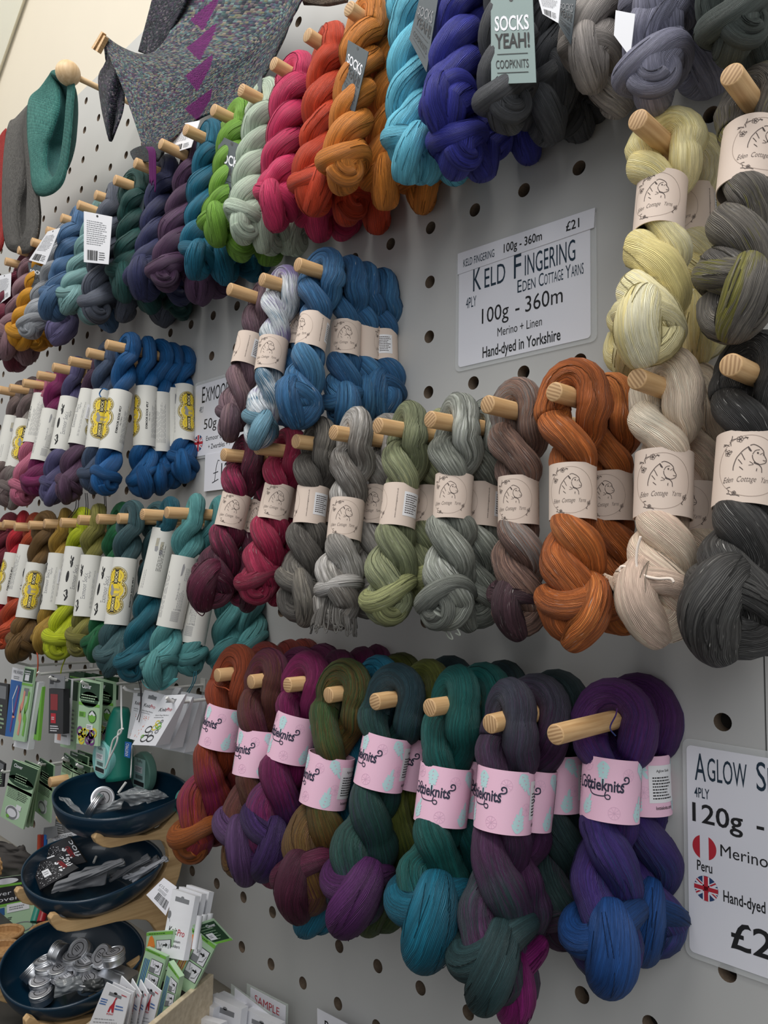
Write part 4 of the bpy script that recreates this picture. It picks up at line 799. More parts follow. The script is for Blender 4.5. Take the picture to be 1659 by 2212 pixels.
wav = lambda u, v: .07*math.sin(9*u+3*v)+.05*math.sin(7*v+2)
V, F, UV, C_ = coons([(224, 74), (245, 92), (268, 106), (300, 118), (328, 116), (350, 98), (372, 62), (390, 10), (402, -60)], [(318, 345), (335, 322), (372, 302), (412, 268), (452, 246), (500, 236), (540, 210), (566, 172)],
    [(224, 74), (236, 120), (262, 180), (284, 240), (304, 300), (318, 345)], [(402, -60), (520, -60), (655, -40), (632, 40), (600, 110), (566, 172)], lambda u, v: -1.95+.9*u*(1-.3*v)+wav(u, v)*u*2*.4, 150, 120)
mi = [1 if any(inpoly(c, Q) for Q in PUR) else 0 for c in C_]
cloth('front_panel', V, F, UV, [M_shawl, M_purple], mi, root, .004)
V, F, UV, _ = coons([(345, -60), (375, -60), (420, -60)], [(300, 112), (330, 120), (350, 100)], [(345, -60), (322, 30), (300, 112)], [(420, -60), (395, 20), (350, 100)], lambda u, v: -1.35+.1*u, 30, 40)
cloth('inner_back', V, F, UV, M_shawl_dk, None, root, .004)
V, F, UV, _ = coons([(226, 96), (238, 118), (252, 140)], [(233, 290), (239, 306), (247, 288)], [(226, 96), (228, 135), (214, 168), (220, 230), (233, 290)], [(252, 140), (260, 160), (268, 195), (264, 240), (247, 288)], lambda u, v: -1.75+.12*math.sin(6*u+4*v), 24, 60)
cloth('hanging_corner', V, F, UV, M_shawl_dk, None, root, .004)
V, F, UV, _ = coons([(282, 330), (300, 318), (325, 312), (350, 316)], [(290, 346), (318, 350), (340, 346), (352, 330)], [(282, 330), (284, 338), (290, 346)], [(350, 316), (352, 322), (352, 330)], lambda u, v: -2.0+.06*math.sin(8*u), 40, 16)
cloth('rolled_edge', V, F, UV, M_shawl, None, root, .006)
mb = MB()
for k in range(7):
    x = 322+k*2.2; pts = [atw(x-6, 318, -2.13), atw(x, 330, -2.16), atw(x+1, 360+k*4, -2.16), atw(x+2-k*.4, 395+rp.uniform(-6, 22), -2.16)]
    mb.tube(spline(pts, 16), .0012, 6)
mb.build('tassel', M_purple, root, smooth=True)
def peg_clip():
    root = empty('clothes_peg', atw(218, 92, -1.98), 'small wooden clothes peg pinching the top left corner of the shawl', 'clothes peg'); o = np.array(root.location)
    for dx in (0, 9):
        mb = MB(); q = [atw(227+dx*.6, 72+dx, -1.98+.02*dx/9), atw(230+dx*.6, 75+dx, -1.98), atw(209+dx, 111+dx*.7, -2.0), atw(205+dx, 108+dx*.7, -2.0)]
        mb.slab(np.array(q)-o, .008); mb.build('jaw', M_peg, root)
    mb = MB(); t = np.linspace(0, 6*PI, 50); c = atw(219, 96, -1.99)-o
    mb.tube([c+np.array([.0035*math.cos(a), .0006*(a-9), .0035*math.sin(a)]) for a in t], .0006, 6); mb.build('spring', mat('spring_steel', (150, 150, 150), .3, 1.0), root)
peg_clip()
# long pegs with ball ends that hold the cowls
M_ball = wood_mat('beech_ball', (206, 172, 128), (230, 200, 158), 1, scale=.6)
def knob(c, r, L, label):
    root = empty('ball_ended_peg', W(c, r, 0), label, 'peg'); mb = MB(); mb.tube([(0, .012, 0), (0, -L*S+.01, 0)], .0062, 18); autosmooth(mb.build('rod', M_ball, root, smooth=True))
    mb = MB(); R = .0255; mb.lathe([(max(.0002, R*math.sin(PI*k/20)), -R*math.cos(PI*k/20)) for k in range(21)], 36, M=None); o = mb.build('ball', M_ball, root, smooth=True); o.rotation_euler = (PI/2, 0, 0); o.location = (0, -L*S-.008, 0)
_g = onc(147, 158, -14); knob(-14, float(_g[1]), -float(_g[2])-.1, 'long beech peg with a round ball end holding the teal knitted cowl')

def cowl(label, B, zB, A, zA, depth, mo, mi_):
    root = empty('knitted_cowl', (0, 0, 0), label, 'cowl'); n = 80
    def loop(P, z): return np.array([atw(x, y, z) for x, y in spline(list(P)+[P[0]], n+1)[:-1]])
    b, a = loop(B, zB), loop(A, zA); rings = []
    for k in range(9): t = k/8; e = math.sin(t*PI)*.012; rings.append(b*(1-t)+a*t+np.array([0, -e, 0]))
    def mk(rings):
        V = np.concatenate(rings); F = []; UV = []; m = len(rings)
        for i in range(m-1):
            for k in range(n): k2 = (k+1) % n; F.append((i*n+k, i*n+k2, (i+1)*n+k2, (i+1)*n+k)); UV += [(k/n*2, i/m), ((k+1)/n*2, i/m), ((k+1)/n*2, (i+1)/m), (k/n*2, (i+1)/m)]
        return V, F, UV
    cloth('outer_fold', *mk(rings), mo, None, root, .004)
    cen = a.mean(0); rings = []
    for k in range(9): t = k/8; rings.append(a+(cen-a)*(.96*t*t)+np.array([-.02*t, depth*S*t, 0]))
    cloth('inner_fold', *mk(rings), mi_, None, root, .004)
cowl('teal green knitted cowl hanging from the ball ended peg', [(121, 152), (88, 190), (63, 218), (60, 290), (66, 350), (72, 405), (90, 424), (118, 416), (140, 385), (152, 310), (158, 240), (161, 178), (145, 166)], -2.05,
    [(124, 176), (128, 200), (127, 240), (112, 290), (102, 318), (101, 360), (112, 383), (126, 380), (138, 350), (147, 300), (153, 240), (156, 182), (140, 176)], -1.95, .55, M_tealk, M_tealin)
cowl('dark grey knitted cowl beside the teal one', [(62, 226), (35, 255), (20, 268), (8, 330), (3, 420), (8, 500), (22, 540), (66, 545), (82, 500), (82, 430), (70, 330)], -2.0,
    [(60, 330), (52, 400), (42, 440), (41, 485), (50, 535), (62, 540), (70, 520), (68, 470), (62, 430), (64, 400), (64, 350)], -1.9, .5, M_greyk, M_greyk)
cowl('red knitted cowl at the left edge beyond the grey one', [(14, 278), (0, 296), (-18, 330), (-28, 420), (-22, 510), (-6, 545), (8, 520), (13, 430), (14, 340)], -2.0,
    [(8, 330), (-4, 400), (-10, 440), (-8, 500), (0, 510), (4, 470), (7, 420), (9, 380), (9, 350)], -1.9, .5, M_redk, M_redk)
V, F, UV, _ = coons([(640, -70), (700, -75), (760, -85)], [(655, 8), (700, 12), (748, 4)], [(640, -70), (648, -30), (655, 8)], [(760, -85), (755, -40), (748, 4)], lambda u, v: -.9+.05*math.sin(9*u), 30, 24)
root = empty('knitted_hat', (0, 0, 0), 'brown knitted sample whose lower edge shows at the top of the photo', 'knitwear'); cloth('brim', V, F, UV, knit_mat('brown_knit', [(74, 62, 52), (104, 90, 76), (88, 74, 64)], 40, 30), None, root, .006)
# ---------------------------------------------------------------- printed cards
M_tagd = mat('dark_card', (70, 80, 86), .5); M_tagg = mat('grey_green_card', (132, 152, 150), .5); M_cardw = mat('white_card', (236, 237, 242), .45); M_green = mat('green_print', (120, 186, 70), .5); M_dgreen = mat('dark_green_print', (28, 66, 40), .5); M_grey = mat('grey_print', (128, 130, 134), .5)
M_blue = mat('blue_print', (20, 98, 176), .45); M_pinkp = mat('salmon_plastic', (232, 150, 128), .4); M_yelp = mat('yellow_plastic', (226, 206, 40), .35); M_purp = mat('purple_plastic', (110, 40, 124), .35); M_orange = mat('orange_plastic', (240, 140, 50), .35)
M_film = mat('clear_film', (226, 236, 228), .12, alpha=.30, spec=.6); M_blk = mat('black_card', (36, 36, 40), .45); M_lgreen = mat('pale_green_card', (176, 208, 172), .45); M_darkred = mat('dark_red', (140, 20, 30), .4); M_bluegrey = mat('blue_needles', (46, 96, 150), .35); M_redn = mat('red_needles', (206, 84, 58), .35)
CM = [M_cardw, M_ink, M_red, M_grey, M_green, M_dgreen, M_blue, M_pinkp, M_yelp, M_purp, M_orange, M_blk, M_lgreen, M_tagd, M_tagg, M_darkred, M_bluegrey, M_redn, M_paper, M_film]
WHT, INK, RED, GRY, GRN, DGR, BLU, PNK, YEL, PUR_, ORG, BLK, LGR, TGD, TGG, DRD, BLN, RDN, PAP, FLM = range(20)
def quad3(q, z):
    z = z if isinstance(z, (list, tuple)) else [z]*4
    return [atw(x, y, zz) for (x, y), zz in zip(q, z)]
def card(name, q, z, base, draw=None, label=None, cat=None, group=None, th=.0008, parent=None, bend=0.0):
    """q: pixels of top-left, top-right, bottom-right, bottom-left; the print is laid out in a unit square"""
    P = quad3(q, z); o = (P[0]+P[1]+P[2]+P[3])/4; pr_o = np.array(parent.location) if parent else o
    tl, tr, br, bl = [p-pr_o for p in P]; n = unit(np.cross(tr-bl, tl-br)); 
    if n@(CAMW-o) < 0: n = -n
    mb = MB(); k = 8; hh = np.linalg.norm(tl-bl)
    def pt(u, v, d=0): return (bl*(1-u)+br*u)*(1-v)+(tl*(1-u)+tr*u)*v+n*(d+bend*hh*math.sin(PI*v)*1.0)
    V = []; F = []
    for d in (0, -th):
        for j in range(k+1):
            for i in (0, 1): V.append(pt(i, j/k, d))
    h = 2*(k+1)
    for j in range(k): a = 2*j; F += [(a, a+1, a+3, a+2), (h+a, h+a+2, h+a+3, h+a+1), (a, a+2, h+a+2, h+a), (a+1, h+a+1, h+a+3, a+3)]
    F += [(0, h, h+1, 1), (2*k, 2*k+1, h+2*k+1, h+2*k)]
    mb.add(V, F, base)
    if draw:
        p = Print(); draw(p); mb.v += [tuple(pt(x, y, .00022*l)) for (x, y), l in zip(p.v, p.lay)]; mb.f += [tuple(i+mb.n for i in f) for f in p.f]; mb.m += p.m; mb.n = len(mb.v)
    ob_ = mb.build(name, CM, parent)
    if not parent: ob_.location = Vector(o); tag(ob_, label, cat, group)
    return ob_
def d_socks(col1=WHT, col2=INK, y0=.0):
    def f(p):
        p.text('SOCKS', .1, .60, .8, .17, col1, .02, cap=.73); p.text('YEAH!', .1, .40, .8, .17, col2, .02, cap=.73); p.text('COOPKNITS', .12, .17, .74, .10, col2, 0, cap=.73)
        p.line([(.15, .12), (.85, .12)], .008, col2); p.line([(.15, .33), (.85, .33)], .008, col2); p.disc(.5, .95, .05, .03, BLK, 12)
    return f
def d_back(p): p.lines(.12, .35, .76, .5, 12, GRY, 0, 4, gap=.3); p.barcode(.15, .05, .42, .2, INK, 3); p.lines(.62, .06, .25, .18, 4, INK, 0, 9, gap=.35); p.disc(.5, .95, .04, .025, BLK, 10)
SKD = {}
for r_, row, c, z, L in SK: SKD.setdefault((row, c), []).append(r_)
def ctag(c, i, q, z, base, draw): card('card_tag', q, z, base, draw, parent=SKD[('sock', c)][i])
ctag(0, 0, [(1060, -8), (1150, -14), (1158, 178), (1061, 182)], -2.25, TGG, d_socks())
ctag(-3, 0, [(752, 86), (796, 112), (764, 250), (738, 196)], -2.15, TGD, d_socks(WHT, BLK)); ctag(-2, 1, [(908, -12), (948, -14), (921, 156), (884, 84)], -2.15, TGD, d_socks(GRY, BLK))
ctag(-7, 0, [(474, 292), (530, 318), (520, 446), (460, 426)], -1.9, TGD, d_socks(WHT, BLK)); ctag(-5, 1, [(612, 290), (650, 296), (645, 412), (608, 408)], -1.6, TGD, d_socks(WHT, BLK))
ctag(-8, 0, [(368, 272), (432, 260), (413, 318), (364, 333)], -1.72, WHT, d_back); ctag(-12, 0, [(181, 456), (242, 468), (234, 571), (181, 566)], -2.42, WHT, d_back); ctag(-15, 0, [(103, 500), (130, 492), (98, 572), (62, 562)], -2.35, WHT, d_back)
ctag(-15, 1, [(60, 566), (98, 578), (94, 620), (68, 628)], -1.95, TGD, d_socks(WHT, BLK)); ctag(-17, 0, [(-4, 596), (24, 590), (22, 640), (-6, 660)], -2.05, WHT, d_back)
ctag(2, 0, [(1330, 22), (1372, 30), (1361, 123), (1326, 76)], -2.1, WHT, None); ctag(1, 0, [(1158, -20), (1214, -30), (1206, 50), (1172, 30)], -2.2, WHT, d_back); ctag(0, 1, [(1206, -8), (1246, -18), (1233, 97), (1207, 54)], -1.9, TGD, d_socks(GRY, BLK))
ctag(-11, 0, [(300, 428), (312, 420), (306, 520), (294, 500)], -1.6, TGD, None)
ctag(-6, 0, [(556, 178), (566, 160), (560, 300), (552, 300)], -1.7, TGD, None)
# loose ends, ties and strays (part of their skein)
def loose(row, c, i, lines, key, rad=.0009, z=-2.0):
    r_ = SKD[(row, c)][i]; o = np.array(r_.location); mb = MB()
    for ln in lines: mb.tube(spline([atw(x, y, z)-o for x, y in ln], 8*len(ln)), rad, 6)
    mb.build('loose_end', C[key][1] if key in C else key, r_, smooth=True)
M_cord = mat('dark_cord', (44, 40, 44), .8); M_strand_y = mat('yellow_strand', (246, 240, 196), .8); M_strand_c = mat('cream_strand', (244, 228, 214), .8); M_strand_b = mat('burgundy_strand', (70, 26, 44), .8); M_strand_t = mat('teal_strand', (84, 158, 160), .8)
loose('k1', 2, 0, [[(1396, 632), (1370, 655), (1345, 690), (1338, 720)], [(1345, 690), (1346, 710), (1339, 728)], [(1350, 672), (1352, 700)]], M_strand_y, .0011, -2.05)
loose('k2', 2, 0, [[(1384, 1158), (1376, 1190), (1376, 1225), (1392, 1243), (1420, 1250), (1448, 1250), (1456, 1258)], [(1338, 1232), (1342, 1224), (1354, 1226), (1356, 1234), (1346, 1238), (1338, 1232)]], M_strand_c, .0013, -2.15)
loose('k2', 2, 0, [[(1310+k*5, 1240+k*2), (1306+k*6, 1250+k*7), (1330+k*7, 1290+k*8), (1385+k*3, 1345+k*3)] for k in range(9)], C['pea'][1], .0021, -1.75)
loose('k2', -6, 0, [[(412, 1290), (418, 1312), (436, 1330), (444, 1318), (446, 1308)]], M_strand_b, .0009, -2.2)
loose('k2', -1, 0, [[(958, 1350), (968, 1375), (978, 1380), (972, 1362), (986, 1358), (994, 1372), (984, 1368)]], C['sgn'][1], .001, -1.8)
loose('ex2', -9, 0, [[(300, 1470), (304, 1500), (302, 1535), (296, 1555)], [(304, 1470), (306, 1505), (304, 1540), (300, 1560)]], M_cord, .0007, -1.9)
loose('ex2', -8, 1, [[(420, 1450), (416, 1475), (404, 1495)], [(424, 1450), (422, 1470), (408, 1497)]], C['xdt'][1], .0008, -1.6)
loose('ex2', -13, 0, [[(144, 1410), (140, 1425), (134, 1440), (131, 1455)]], C['xli'][1], .0012, -1.9)
loose('ex2', -15, 0, [[(78, 1400), (82, 1425), (80, 1455), (72, 1470)]], C['xor'][1], .0014, -1.9)
loose('ex2', -8, 0, [[(312+k*4, 1440+k*3), (306+k*5, 1465+k*2), (320+k*7, 1486+k), (352+k*5, 1484-k*2), (376+k*2, 1466)] for k in range(5)], M_strand_t, .0010, -1.9)
loose('lot', 1, 0, [[(1333, 1530), (1330, 1545), (1318, 1572), (1330, 1590)]], C['lpu'][1], .0008, -1.25)
loose('lot', -6, 0, [[(462, 1474), (468, 1482), (486, 1486), (496, 1492)], [(408, 1810), (420, 1822), (436, 1820), (430, 1835)]], C['lor'][1], .0009, -2.05)
loose('ex1', -11, 0, [[(232, 842), (222, 840), (215, 850), (218, 858)]], C['xbl'][1], .0012, -2.05)
loose('ex1', -13, 0, [[(165, 1080), (162, 1100), (148, 1118), (146, 1130)], [(170, 1080), (168, 1098), (154, 1118)]], M_cord, .0008, -1.8)
loose('ex1', -12, 0, [[(184, 1065), (186, 1090), (184, 1112)], [(188, 1065), (190, 1090), (188, 1114)]], M_cord, .0008, -1.8)
loose('ex1', -11, 1, [[(224, 1060), (226, 1085), (225, 1105)], [(228, 1062), (229, 1085), (230, 1105)]], M_cord, .0008, -1.4)
# ---------------------------------------------------------------- haberdashery on white hooks, lower left
M_hook = mat('white_plastic', (228, 228, 224), .35); M_clear = mat('bag_film', (150, 155, 158), .15, alpha=.5, spec=.7)
def hook(a, b, z0, z1, label):
    root = empty('display_hook', atw(b[0], b[1], z1), label, 'hook', 'white display hooks in the pegboard'); o = np.array(root.location)
    t = atw(a[0], a[1], z0)-o; g = at(b[0], b[1], z1); e = W(g[0], g[1], -.0)-o
    mb = MB(); mb.tube([e, np.zeros(3), t, t+np.array([0, -.004, .004])], .0028, 10); autosmooth(mb.build('prong', M_hook, root, smooth=True))
    mb = MB(); mb.box((e[0]-.008, e[1]-.002, e[2]-.012), (e[0]+.008, e[1]-.0002, e[2]+.012)); mb.build('back_plate', M_hook, root)
hook((86, 1456), (118, 1453), -2.2, -1.7, 'white hook holding the black and red boxes'); hook((112, 1466), (133, 1471), -2.3, -2.0, 'white hook through the grey headed packet'); hook((180, 1476), (196, 1482), -2.2, -1.9, 'white hook through the green ring marker packet')
hook((272, 1489), (292, 1494), -2.1, -1.7, 'white hook holding the white stitch marker boxes'); hook((8, 1668), (48, 1663), -2.4, -1.8, 'white hook holding the green elastic packets'); hook((140, 1641), (154, 1645), -1.9, -1.6, 'white hook above the top navy bowl'); hook((170, 1655), (188, 1660), -1.9, -1.6, 'white hook right above the top navy bowl')
hook((365, 1512), (382, 1518), -2.2, -1.9, 'white hook poking through the frontmost white box'); hook((30, 1430), (66, 1438), -2.2, -1.7, 'white hook holding the blue needle packet')
hook((88, 1652), (98, 1652), -1.9, -1.6, 'white hook behind the green elastic packets')
HB = 'packets hanging on the lower left hooks'
def d_clover(p):
    p.rect(0, .62, 1, 1, LGR, 1); p.rect(.03, .70, .97, .97, DGR, 1, 2); p.text('Clover', .12, .86, .45, .08, WHT, .02, lay=3); p.disc(.5, .70, .44, .12, DGR, 16, 2); p.rect(0, .60, 1, .645, GRN, 1, 2); p.lines(.12, .66, .76, .12, 3, LGR, 0, 2, lay=3)
def d_rings(p):
    d_clover(p); p.disc(.68, .44, .2, .1, DGR, 20, 1); p.disc(.68, .43, .17, .08, GRN, 20, 2); p.poly([(.52, .47), (.68, .535), (.84, .47), (.76, .455), (.68, .48), (.6, .455)], WHT, 3); p.rect(.05, .42, .36, .50, GRN, 1, 2); p.lines(.08, .43, .26, .06, 3, DGR, 0, 3, lay=3)
    for x, y, c in ((.2, .12, YEL), (.32, .18, YEL), (.25, .07, YEL), (.62, .12, PUR_), (.7, .17, PUR_), (.55, .08, PUR_), (.72, .07, PUR_), (.45, .19, YEL), (.14, .2, PUR_), (.8, .2, YEL)):
        p.ring(x, y, .12, .055, .04, c, 18, 3)
    p.rect(.45, .24, .75, .32, WHT, 1, 4); p.lines(.48, .255, .24, .05, 2, GRY, 0, 3, lay=5)
def d_cable(p):
    p.rect(0, .78, 1, 1, LGR, 1); p.rect(.06, .8, .94, .98, DGR, 1, 2); p.lines(.12, .9, .7, .06, 2, WHT, 0, 3, lay=3); p.rect(.2, .82, .6, .9, WHT, 1, 3); p.rect(0, .755, 1, .785, GRN, 1, 2)
    for x, c in ((.3, PNK), (.7, GRN)): p.line([(x+.1, .68), (x+.08, .5), (x-.06, .42), (x-.06, .36), (x+.1, .28), (x+.08, .08)], .16, c, 3)
    p.rect(.3, .62, .75, .72, GRY, 1, 2)
def d_needle(p):
    p.rect(0, 0, 1, .82, BLU, 1); p.text('MILWARD', .15, .92, .8, .05, GRY, 0); p.lines(.2, .84, .6, .05, 2, GRY, 0, 3); p.line([(.75, .75), (.6, .5), (.45, .3), (.35, .08)], .1, PUR_, 3); p.line([(.6, .75), (.3, .55), (.4, .38), (.5, .3)], .04, WHT, 3); p.rect(.4, .28, .6, .31, PNK, 1, 4)
def d_redbox(p): p.rect(.12, .52, .62, .88, DRD, 1); p.rect(.15, .23, .5, .45, RED, 1); p.lines(.2, .3, .25, .08, 2, WHT, 0, 3); p.lines(.12, .04, .6, .15, 3, WHT, 0, 5)
def d_greyhead(p): p.rect(0, 0, 1, 1, GRY, 1); p.rect(.05, .3, .3, .9, BLK, 1, 2); p.disc(.5, .55, .25, .12, BLK, 12, 2)
def d_knitpro(p):
    p.rect(.3, .85, .72, .92, GRY, 1); p.disc(.5, .92, .06, .02, GRY, 10); p.text('Knit', .22, .68, .32, .07, INK, .0, shear=.2); p.text('Pro', .55, .68, .24, .07, RED, 0, shear=.2); p.text('Stitch Ring Markers', .2, .585, .6, .03, INK); p.lines(.2, .55, .55, .02, 1, GRY, 0, 3)
def d_rm(p):
    d_knitpro(p)
    for x, y, r, c in ((.3, .32, .12, INK), (.52, .36, .1, YEL), (.62, .40, .1, GRN), (.35, .14, .13, INK), (.6, .14, .12, INK), (.48, .24, .08, GRY), (.7, .28, .06, GRY), (.22, .18, .05, GRN), (.66, .48, .05, GRY), (.5, .46, .07, YEL), (.7, .36, .07, GRN)): p.ring(x, y, r, r*.5, .022, c, 20, 2)
def d_kp_dots(p):
    d_knitpro(p); rn = random.Random(2)
    for k in range(40): p.disc(rn.uniform(.2, .8), rn.uniform(.06, .5), .02, .01, PNK, 6, 1)
def d_elastic(p):
    p.rect(0, .70, 1, 1, DGR, 1); p.disc(.5, .70, .5, .09, DGR, 20, 1); p.rect(0, .55, 1, .6, GRN, 1, 0); p.text('Clover', .1, .90, .35, .06, WHT, .02); p.lines(.25, .66, .6, .16, 4, LGR, 0, 3, gap=.3); p.lines(.08, .38, .5, .2, 8, INK, 0, 7, gap=.3); p.lines(.5, .4, .45, .14, 5, INK, 0, 8, gap=.4)
    p.disc(.45, .17, .3, .11, PAP, 16, 1); p.ring(.42, .16, .22, .09, .04, GRY, 16, 2); p.disc(.3, .08, .07, .03, GRN, 10, 3); p.rect(.55, .25, .75, .33, WHT, 1, 3)
card('needle_packet', [(27, 1441), (52, 1447), (40, 1594), (11, 1590)], -2.05, WHT, d_needle, 'blue needle packet with a purple needle at the far left', 'packet', HB)
card('cable_needle_packet', [(54, 1440), (76, 1444), (53, 1603), (27, 1598)], -2.1, LGR, d_cable, 'green and pale packet of salmon and green cable needles', 'packet', HB, th=.004)
card('white_box', [(70, 1472), (84, 1474), (60, 1620), (28, 1612)], -2.0, WHT, None, 'tall plain white box behind the cable needle packet', 'box', HB, th=.012)
card('needle_case', [(82, 1480), (92, 1484), (82, 1600), (70, 1596)], -1.9, GRN, lambda p: p.rect(.3, .1, .6, .9, DGR, 1), 'slim green plastic case hanging behind the white box', 'packet', HB, th=.006)
root = empty('needle_box', atw(120, 1520, -2.15), 'black box with a red window under a grey header card', 'box', HB)
card('box', [(106, 1487), (137, 1489), (136, 1586), (105, 1584)], -2.15, BLK, d_redbox, th=.012, parent=root); card('header', [(108, 1456), (140, 1460), (139, 1488), (106, 1486)], -2.16, GRY, d_greyhead, th=.001, parent=root)
for i, (dx, lb) in enumerate(((14, 'white card packet just behind the black box'), (30, 'white and beige packet behind the black box, nearer the ring markers'))):
    card('hook_packet', [(112+dx, 1462+i*6), (140+dx, 1468+i*6), (136+dx*.8, 1610+i*10), (106+dx*.8, 1604+i*8)], -1.85+.3*i, WHT if i == 0 else LGR, lambda p: (p.rect(0, .72, 1, 1, DGR, 1), p.rect(.2, .05, .45, .65, PNK, 1), p.lines(.5, .1, .4, .5, 8, GRY, 0, 3)), lb, 'packet', HB, th=.004)
card('ring_marker_packet', [(174, 1465), (218, 1474), (211, 1612), (165, 1606)], -2.0, LGR, d_rings, 'green headed packet of yellow and purple ring markers', 'packet', HB, th=.005)
card('ring_marker_packet', [(206, 1464), (246, 1474), (243, 1604), (206, 1598)], -1.6, LGR, d_rings, 'second ring marker packet tucked behind the first', 'packet', HB, th=.005)
for i in range(4):
    card('hook_packet', [(150+i*24, 1448+i*3), (182+i*24, 1455+i*3), (180+i*24, 1500+i*4), (146+i*24, 1494+i*4)], -1.2+.12*i, DGR, lambda p: p.lines(.1, .2, .8, .6, 4, GRN, 0, 3), 'dark green packet top %s' % ('directly under the olive skein', 'under the lime to olive skeins', 'under the spruce grey skein', 'left of the wooden peg below the petrol skein')[i], 'packet', HB, th=.003)
def box_packet(q, zf, zb, draw, label, name='stitch_marker_box'):       # a folded carton, thin at the top and deep at the foot
    root = empty(name, atw(*q[3], zf), label, 'box', 'white cartons on the hook'); o = np.array(root.location)
    card('front_face', q, [zf+.14, zf+.14, zf, zf], WHT, draw, parent=root)
    F = quad3(q, [zf+.14, zf+.14, zf, zf]); bk = [F[0]+np.array([0, .003, 0]), F[1]+np.array([0, .003, 0]), F[2]+np.array([0, zb*S, 0]), F[3]+np.array([0, zb*S, 0])]
    mb = MB(); V = [p-o+np.array([0, .0009, 0]) for p in F]+[p-o for p in bk]; mb.add(V, [(4, 5, 6, 7), (1, 5, 6, 2), (0, 3, 7, 4), (3, 2, 6, 7), (0, 4, 5, 1)]); mb.build('carton', M_cardw, root)
for i, (q, z, d, lb) in enumerate(([[(355, 1502), (401, 1500), (336, 1611), (285, 1609)], -2.15, d_rm, 'frontmost white carton with green rings drawn on it'], [[(372, 1500), (416, 1506), (366, 1618), (322, 1612)], -1.75, None, 'second white carton behind the ring drawing one'], [[(392, 1494), (436, 1502), (398, 1626), (350, 1618)], -1.3, None, 'third white carton in the stack on the hook'], [[(404, 1497), (448, 1504), (420, 1632), (376, 1622)], -.9, d_knitpro, 'grey shaded carton nearest the board'],
    [[(312, 1490), (354, 1500), (320, 1605), (280, 1596)], -1.9, d_kp_dots, 'white carton with red dots left of the ring drawing one'], [[(290, 1486), (322, 1490), (300, 1602), (275, 1594)], -1.6, d_kp_dots, 'leftmost white carton with a red dotted front'], [[(350, 1480), (392, 1486), (370, 1520), (330, 1516)], -.9, None, 'white carton top showing behind the others'])):
    box_packet(q, z, .3, d, lb)
EB = 'green elastic packets on the lower hooks'
for i, (q, z, lb) in enumerate(([[(28, 1641), (82, 1663), (50, 1792), (0, 1763)], -2.3, 'frontmost green elastic packet with a white ring'], [[(42, 1644), (84, 1660), (60, 1788), (28, 1770)], -2.05, 'second green elastic packet behind the front one'], [[(54, 1642), (86, 1656), (68, 1786), (40, 1772)], -1.85, 'third green elastic packet in the fan'], [[(86, 1637), (116, 1654), (108, 1778), (76, 1752)], -1.6, 'green elastic packet on the next hook to the right'],
    [[(139, 1626), (162, 1642), (150, 1700), (128, 1690)], -1.7, 'green packet left behind the top navy bowl'], [[(160, 1643), (196, 1658), (190, 1715), (156, 1700)], -1.75, 'green packet right behind the top navy bowl'], [[(152, 1622), (190, 1636), (186, 1690), (150, 1680)], -1.45, 'upper green packet in the row behind the bowl'], [[(168, 1620), (206, 1632), (200, 1690), (166, 1680)], -1.2, 'green packet farthest back behind the bowl'])):
    card('elastic_packet', q, z, LGR, d_elastic, lb, 'packet', EB, th=.003)
for i, (q, z) in enumerate(([[(-18, 1472), (18, 1478), (12, 1590), (-24, 1580)], -1.9], [[(-6, 1640), (10, 1650), (6, 1700), (-10, 1700)], -1.4])):
    card('hook_packet', q, z, BLK, lambda p: (p.rect(.2, .7, .9, .95, GRY, 1), p.lines(.2, .1, .7, .5, 6, LGR, 0, 3)), ('dark packet with pale straps cut by the left edge', 'small dark packet at the left edge below it')[i], 'packet', HB, th=.004)
# peg with nothing on it, and tape measures with a cord
o = bpy.data.objects.new('wooden_peg', _peg); g = at(107, 1690, -2.12); o.location = Vector(W(g[0], g[1], 0)); link(o); tag(o, 'bare beech peg left of the top navy bowl', 'peg', 'wooden pegs in the pegboard')
M_tealp = mat('teal_plastic', (124, 190, 186), .3); M_tealp2 = mat('green_teal_pouch', (18, 116, 100), .45); M_tealw = mat('pale_teal_print', (176, 214, 210), .4)
def disc_tin(px_, z, rad, label, tilt, m):
    root = empty('tape_measure', atw(*px_, z), label, 'tape measure', 'round tape measures'); mb = MB(); R = rad*S
    mb.lathe([(.0001, .008), (R*.93, .008), (R*.985, .006), (R, .003), (R, -.003), (R*.985, -.006), (R*.93, -.008), (.0001, -.008)], 48); o = mb.build('case', m, root, smooth=True); autosmooth(o, 30)
    p = Print(); k = R; p.rect(-.45*k, .0, .3*k, .32*k, 0, 1, 1); p.lines(-.4*k, .05*k, .65*k, .22*k, 4, 1, 0, 2); p.barcode(-.35*k, -.3*k, .7*k, .2*k, 1, 4); p.rect(-.5*k, -.62*k, .5*k, -.4*k, 1, 1, 1); p.text('KnitPro', -.25*k, .5*k, .5*k, .15*k, 1)
    q = flat_build('label', p, [([(-.55*k, -.66*k), (.55*k, -.66*k), (.55*k, .7*k), (-.55*k, .7*k)], 2, .0082, .0085)], [M_cardw, M_ink, M_tealw], Matrix.Identity(4), root)
    root.rotation_euler = (PI/2+tilt, 0, .0); return root
disc_tin((226, 1640), -1.75, .42, 'pale teal round tape measure with a white cord behind the top bowl', .0, M_tealp); disc_tin((310, 1668), -.9, .46, 'green round tape measure partly behind the bowl rim', .0, mat('grey_green_plastic', (96, 138, 126), .3))
mb = MB(); q = [atw(245, 1560, -1.6), atw(278, 1560, -1.5), atw(276, 1680, -1.5), atw(238, 1680, -1.6)]
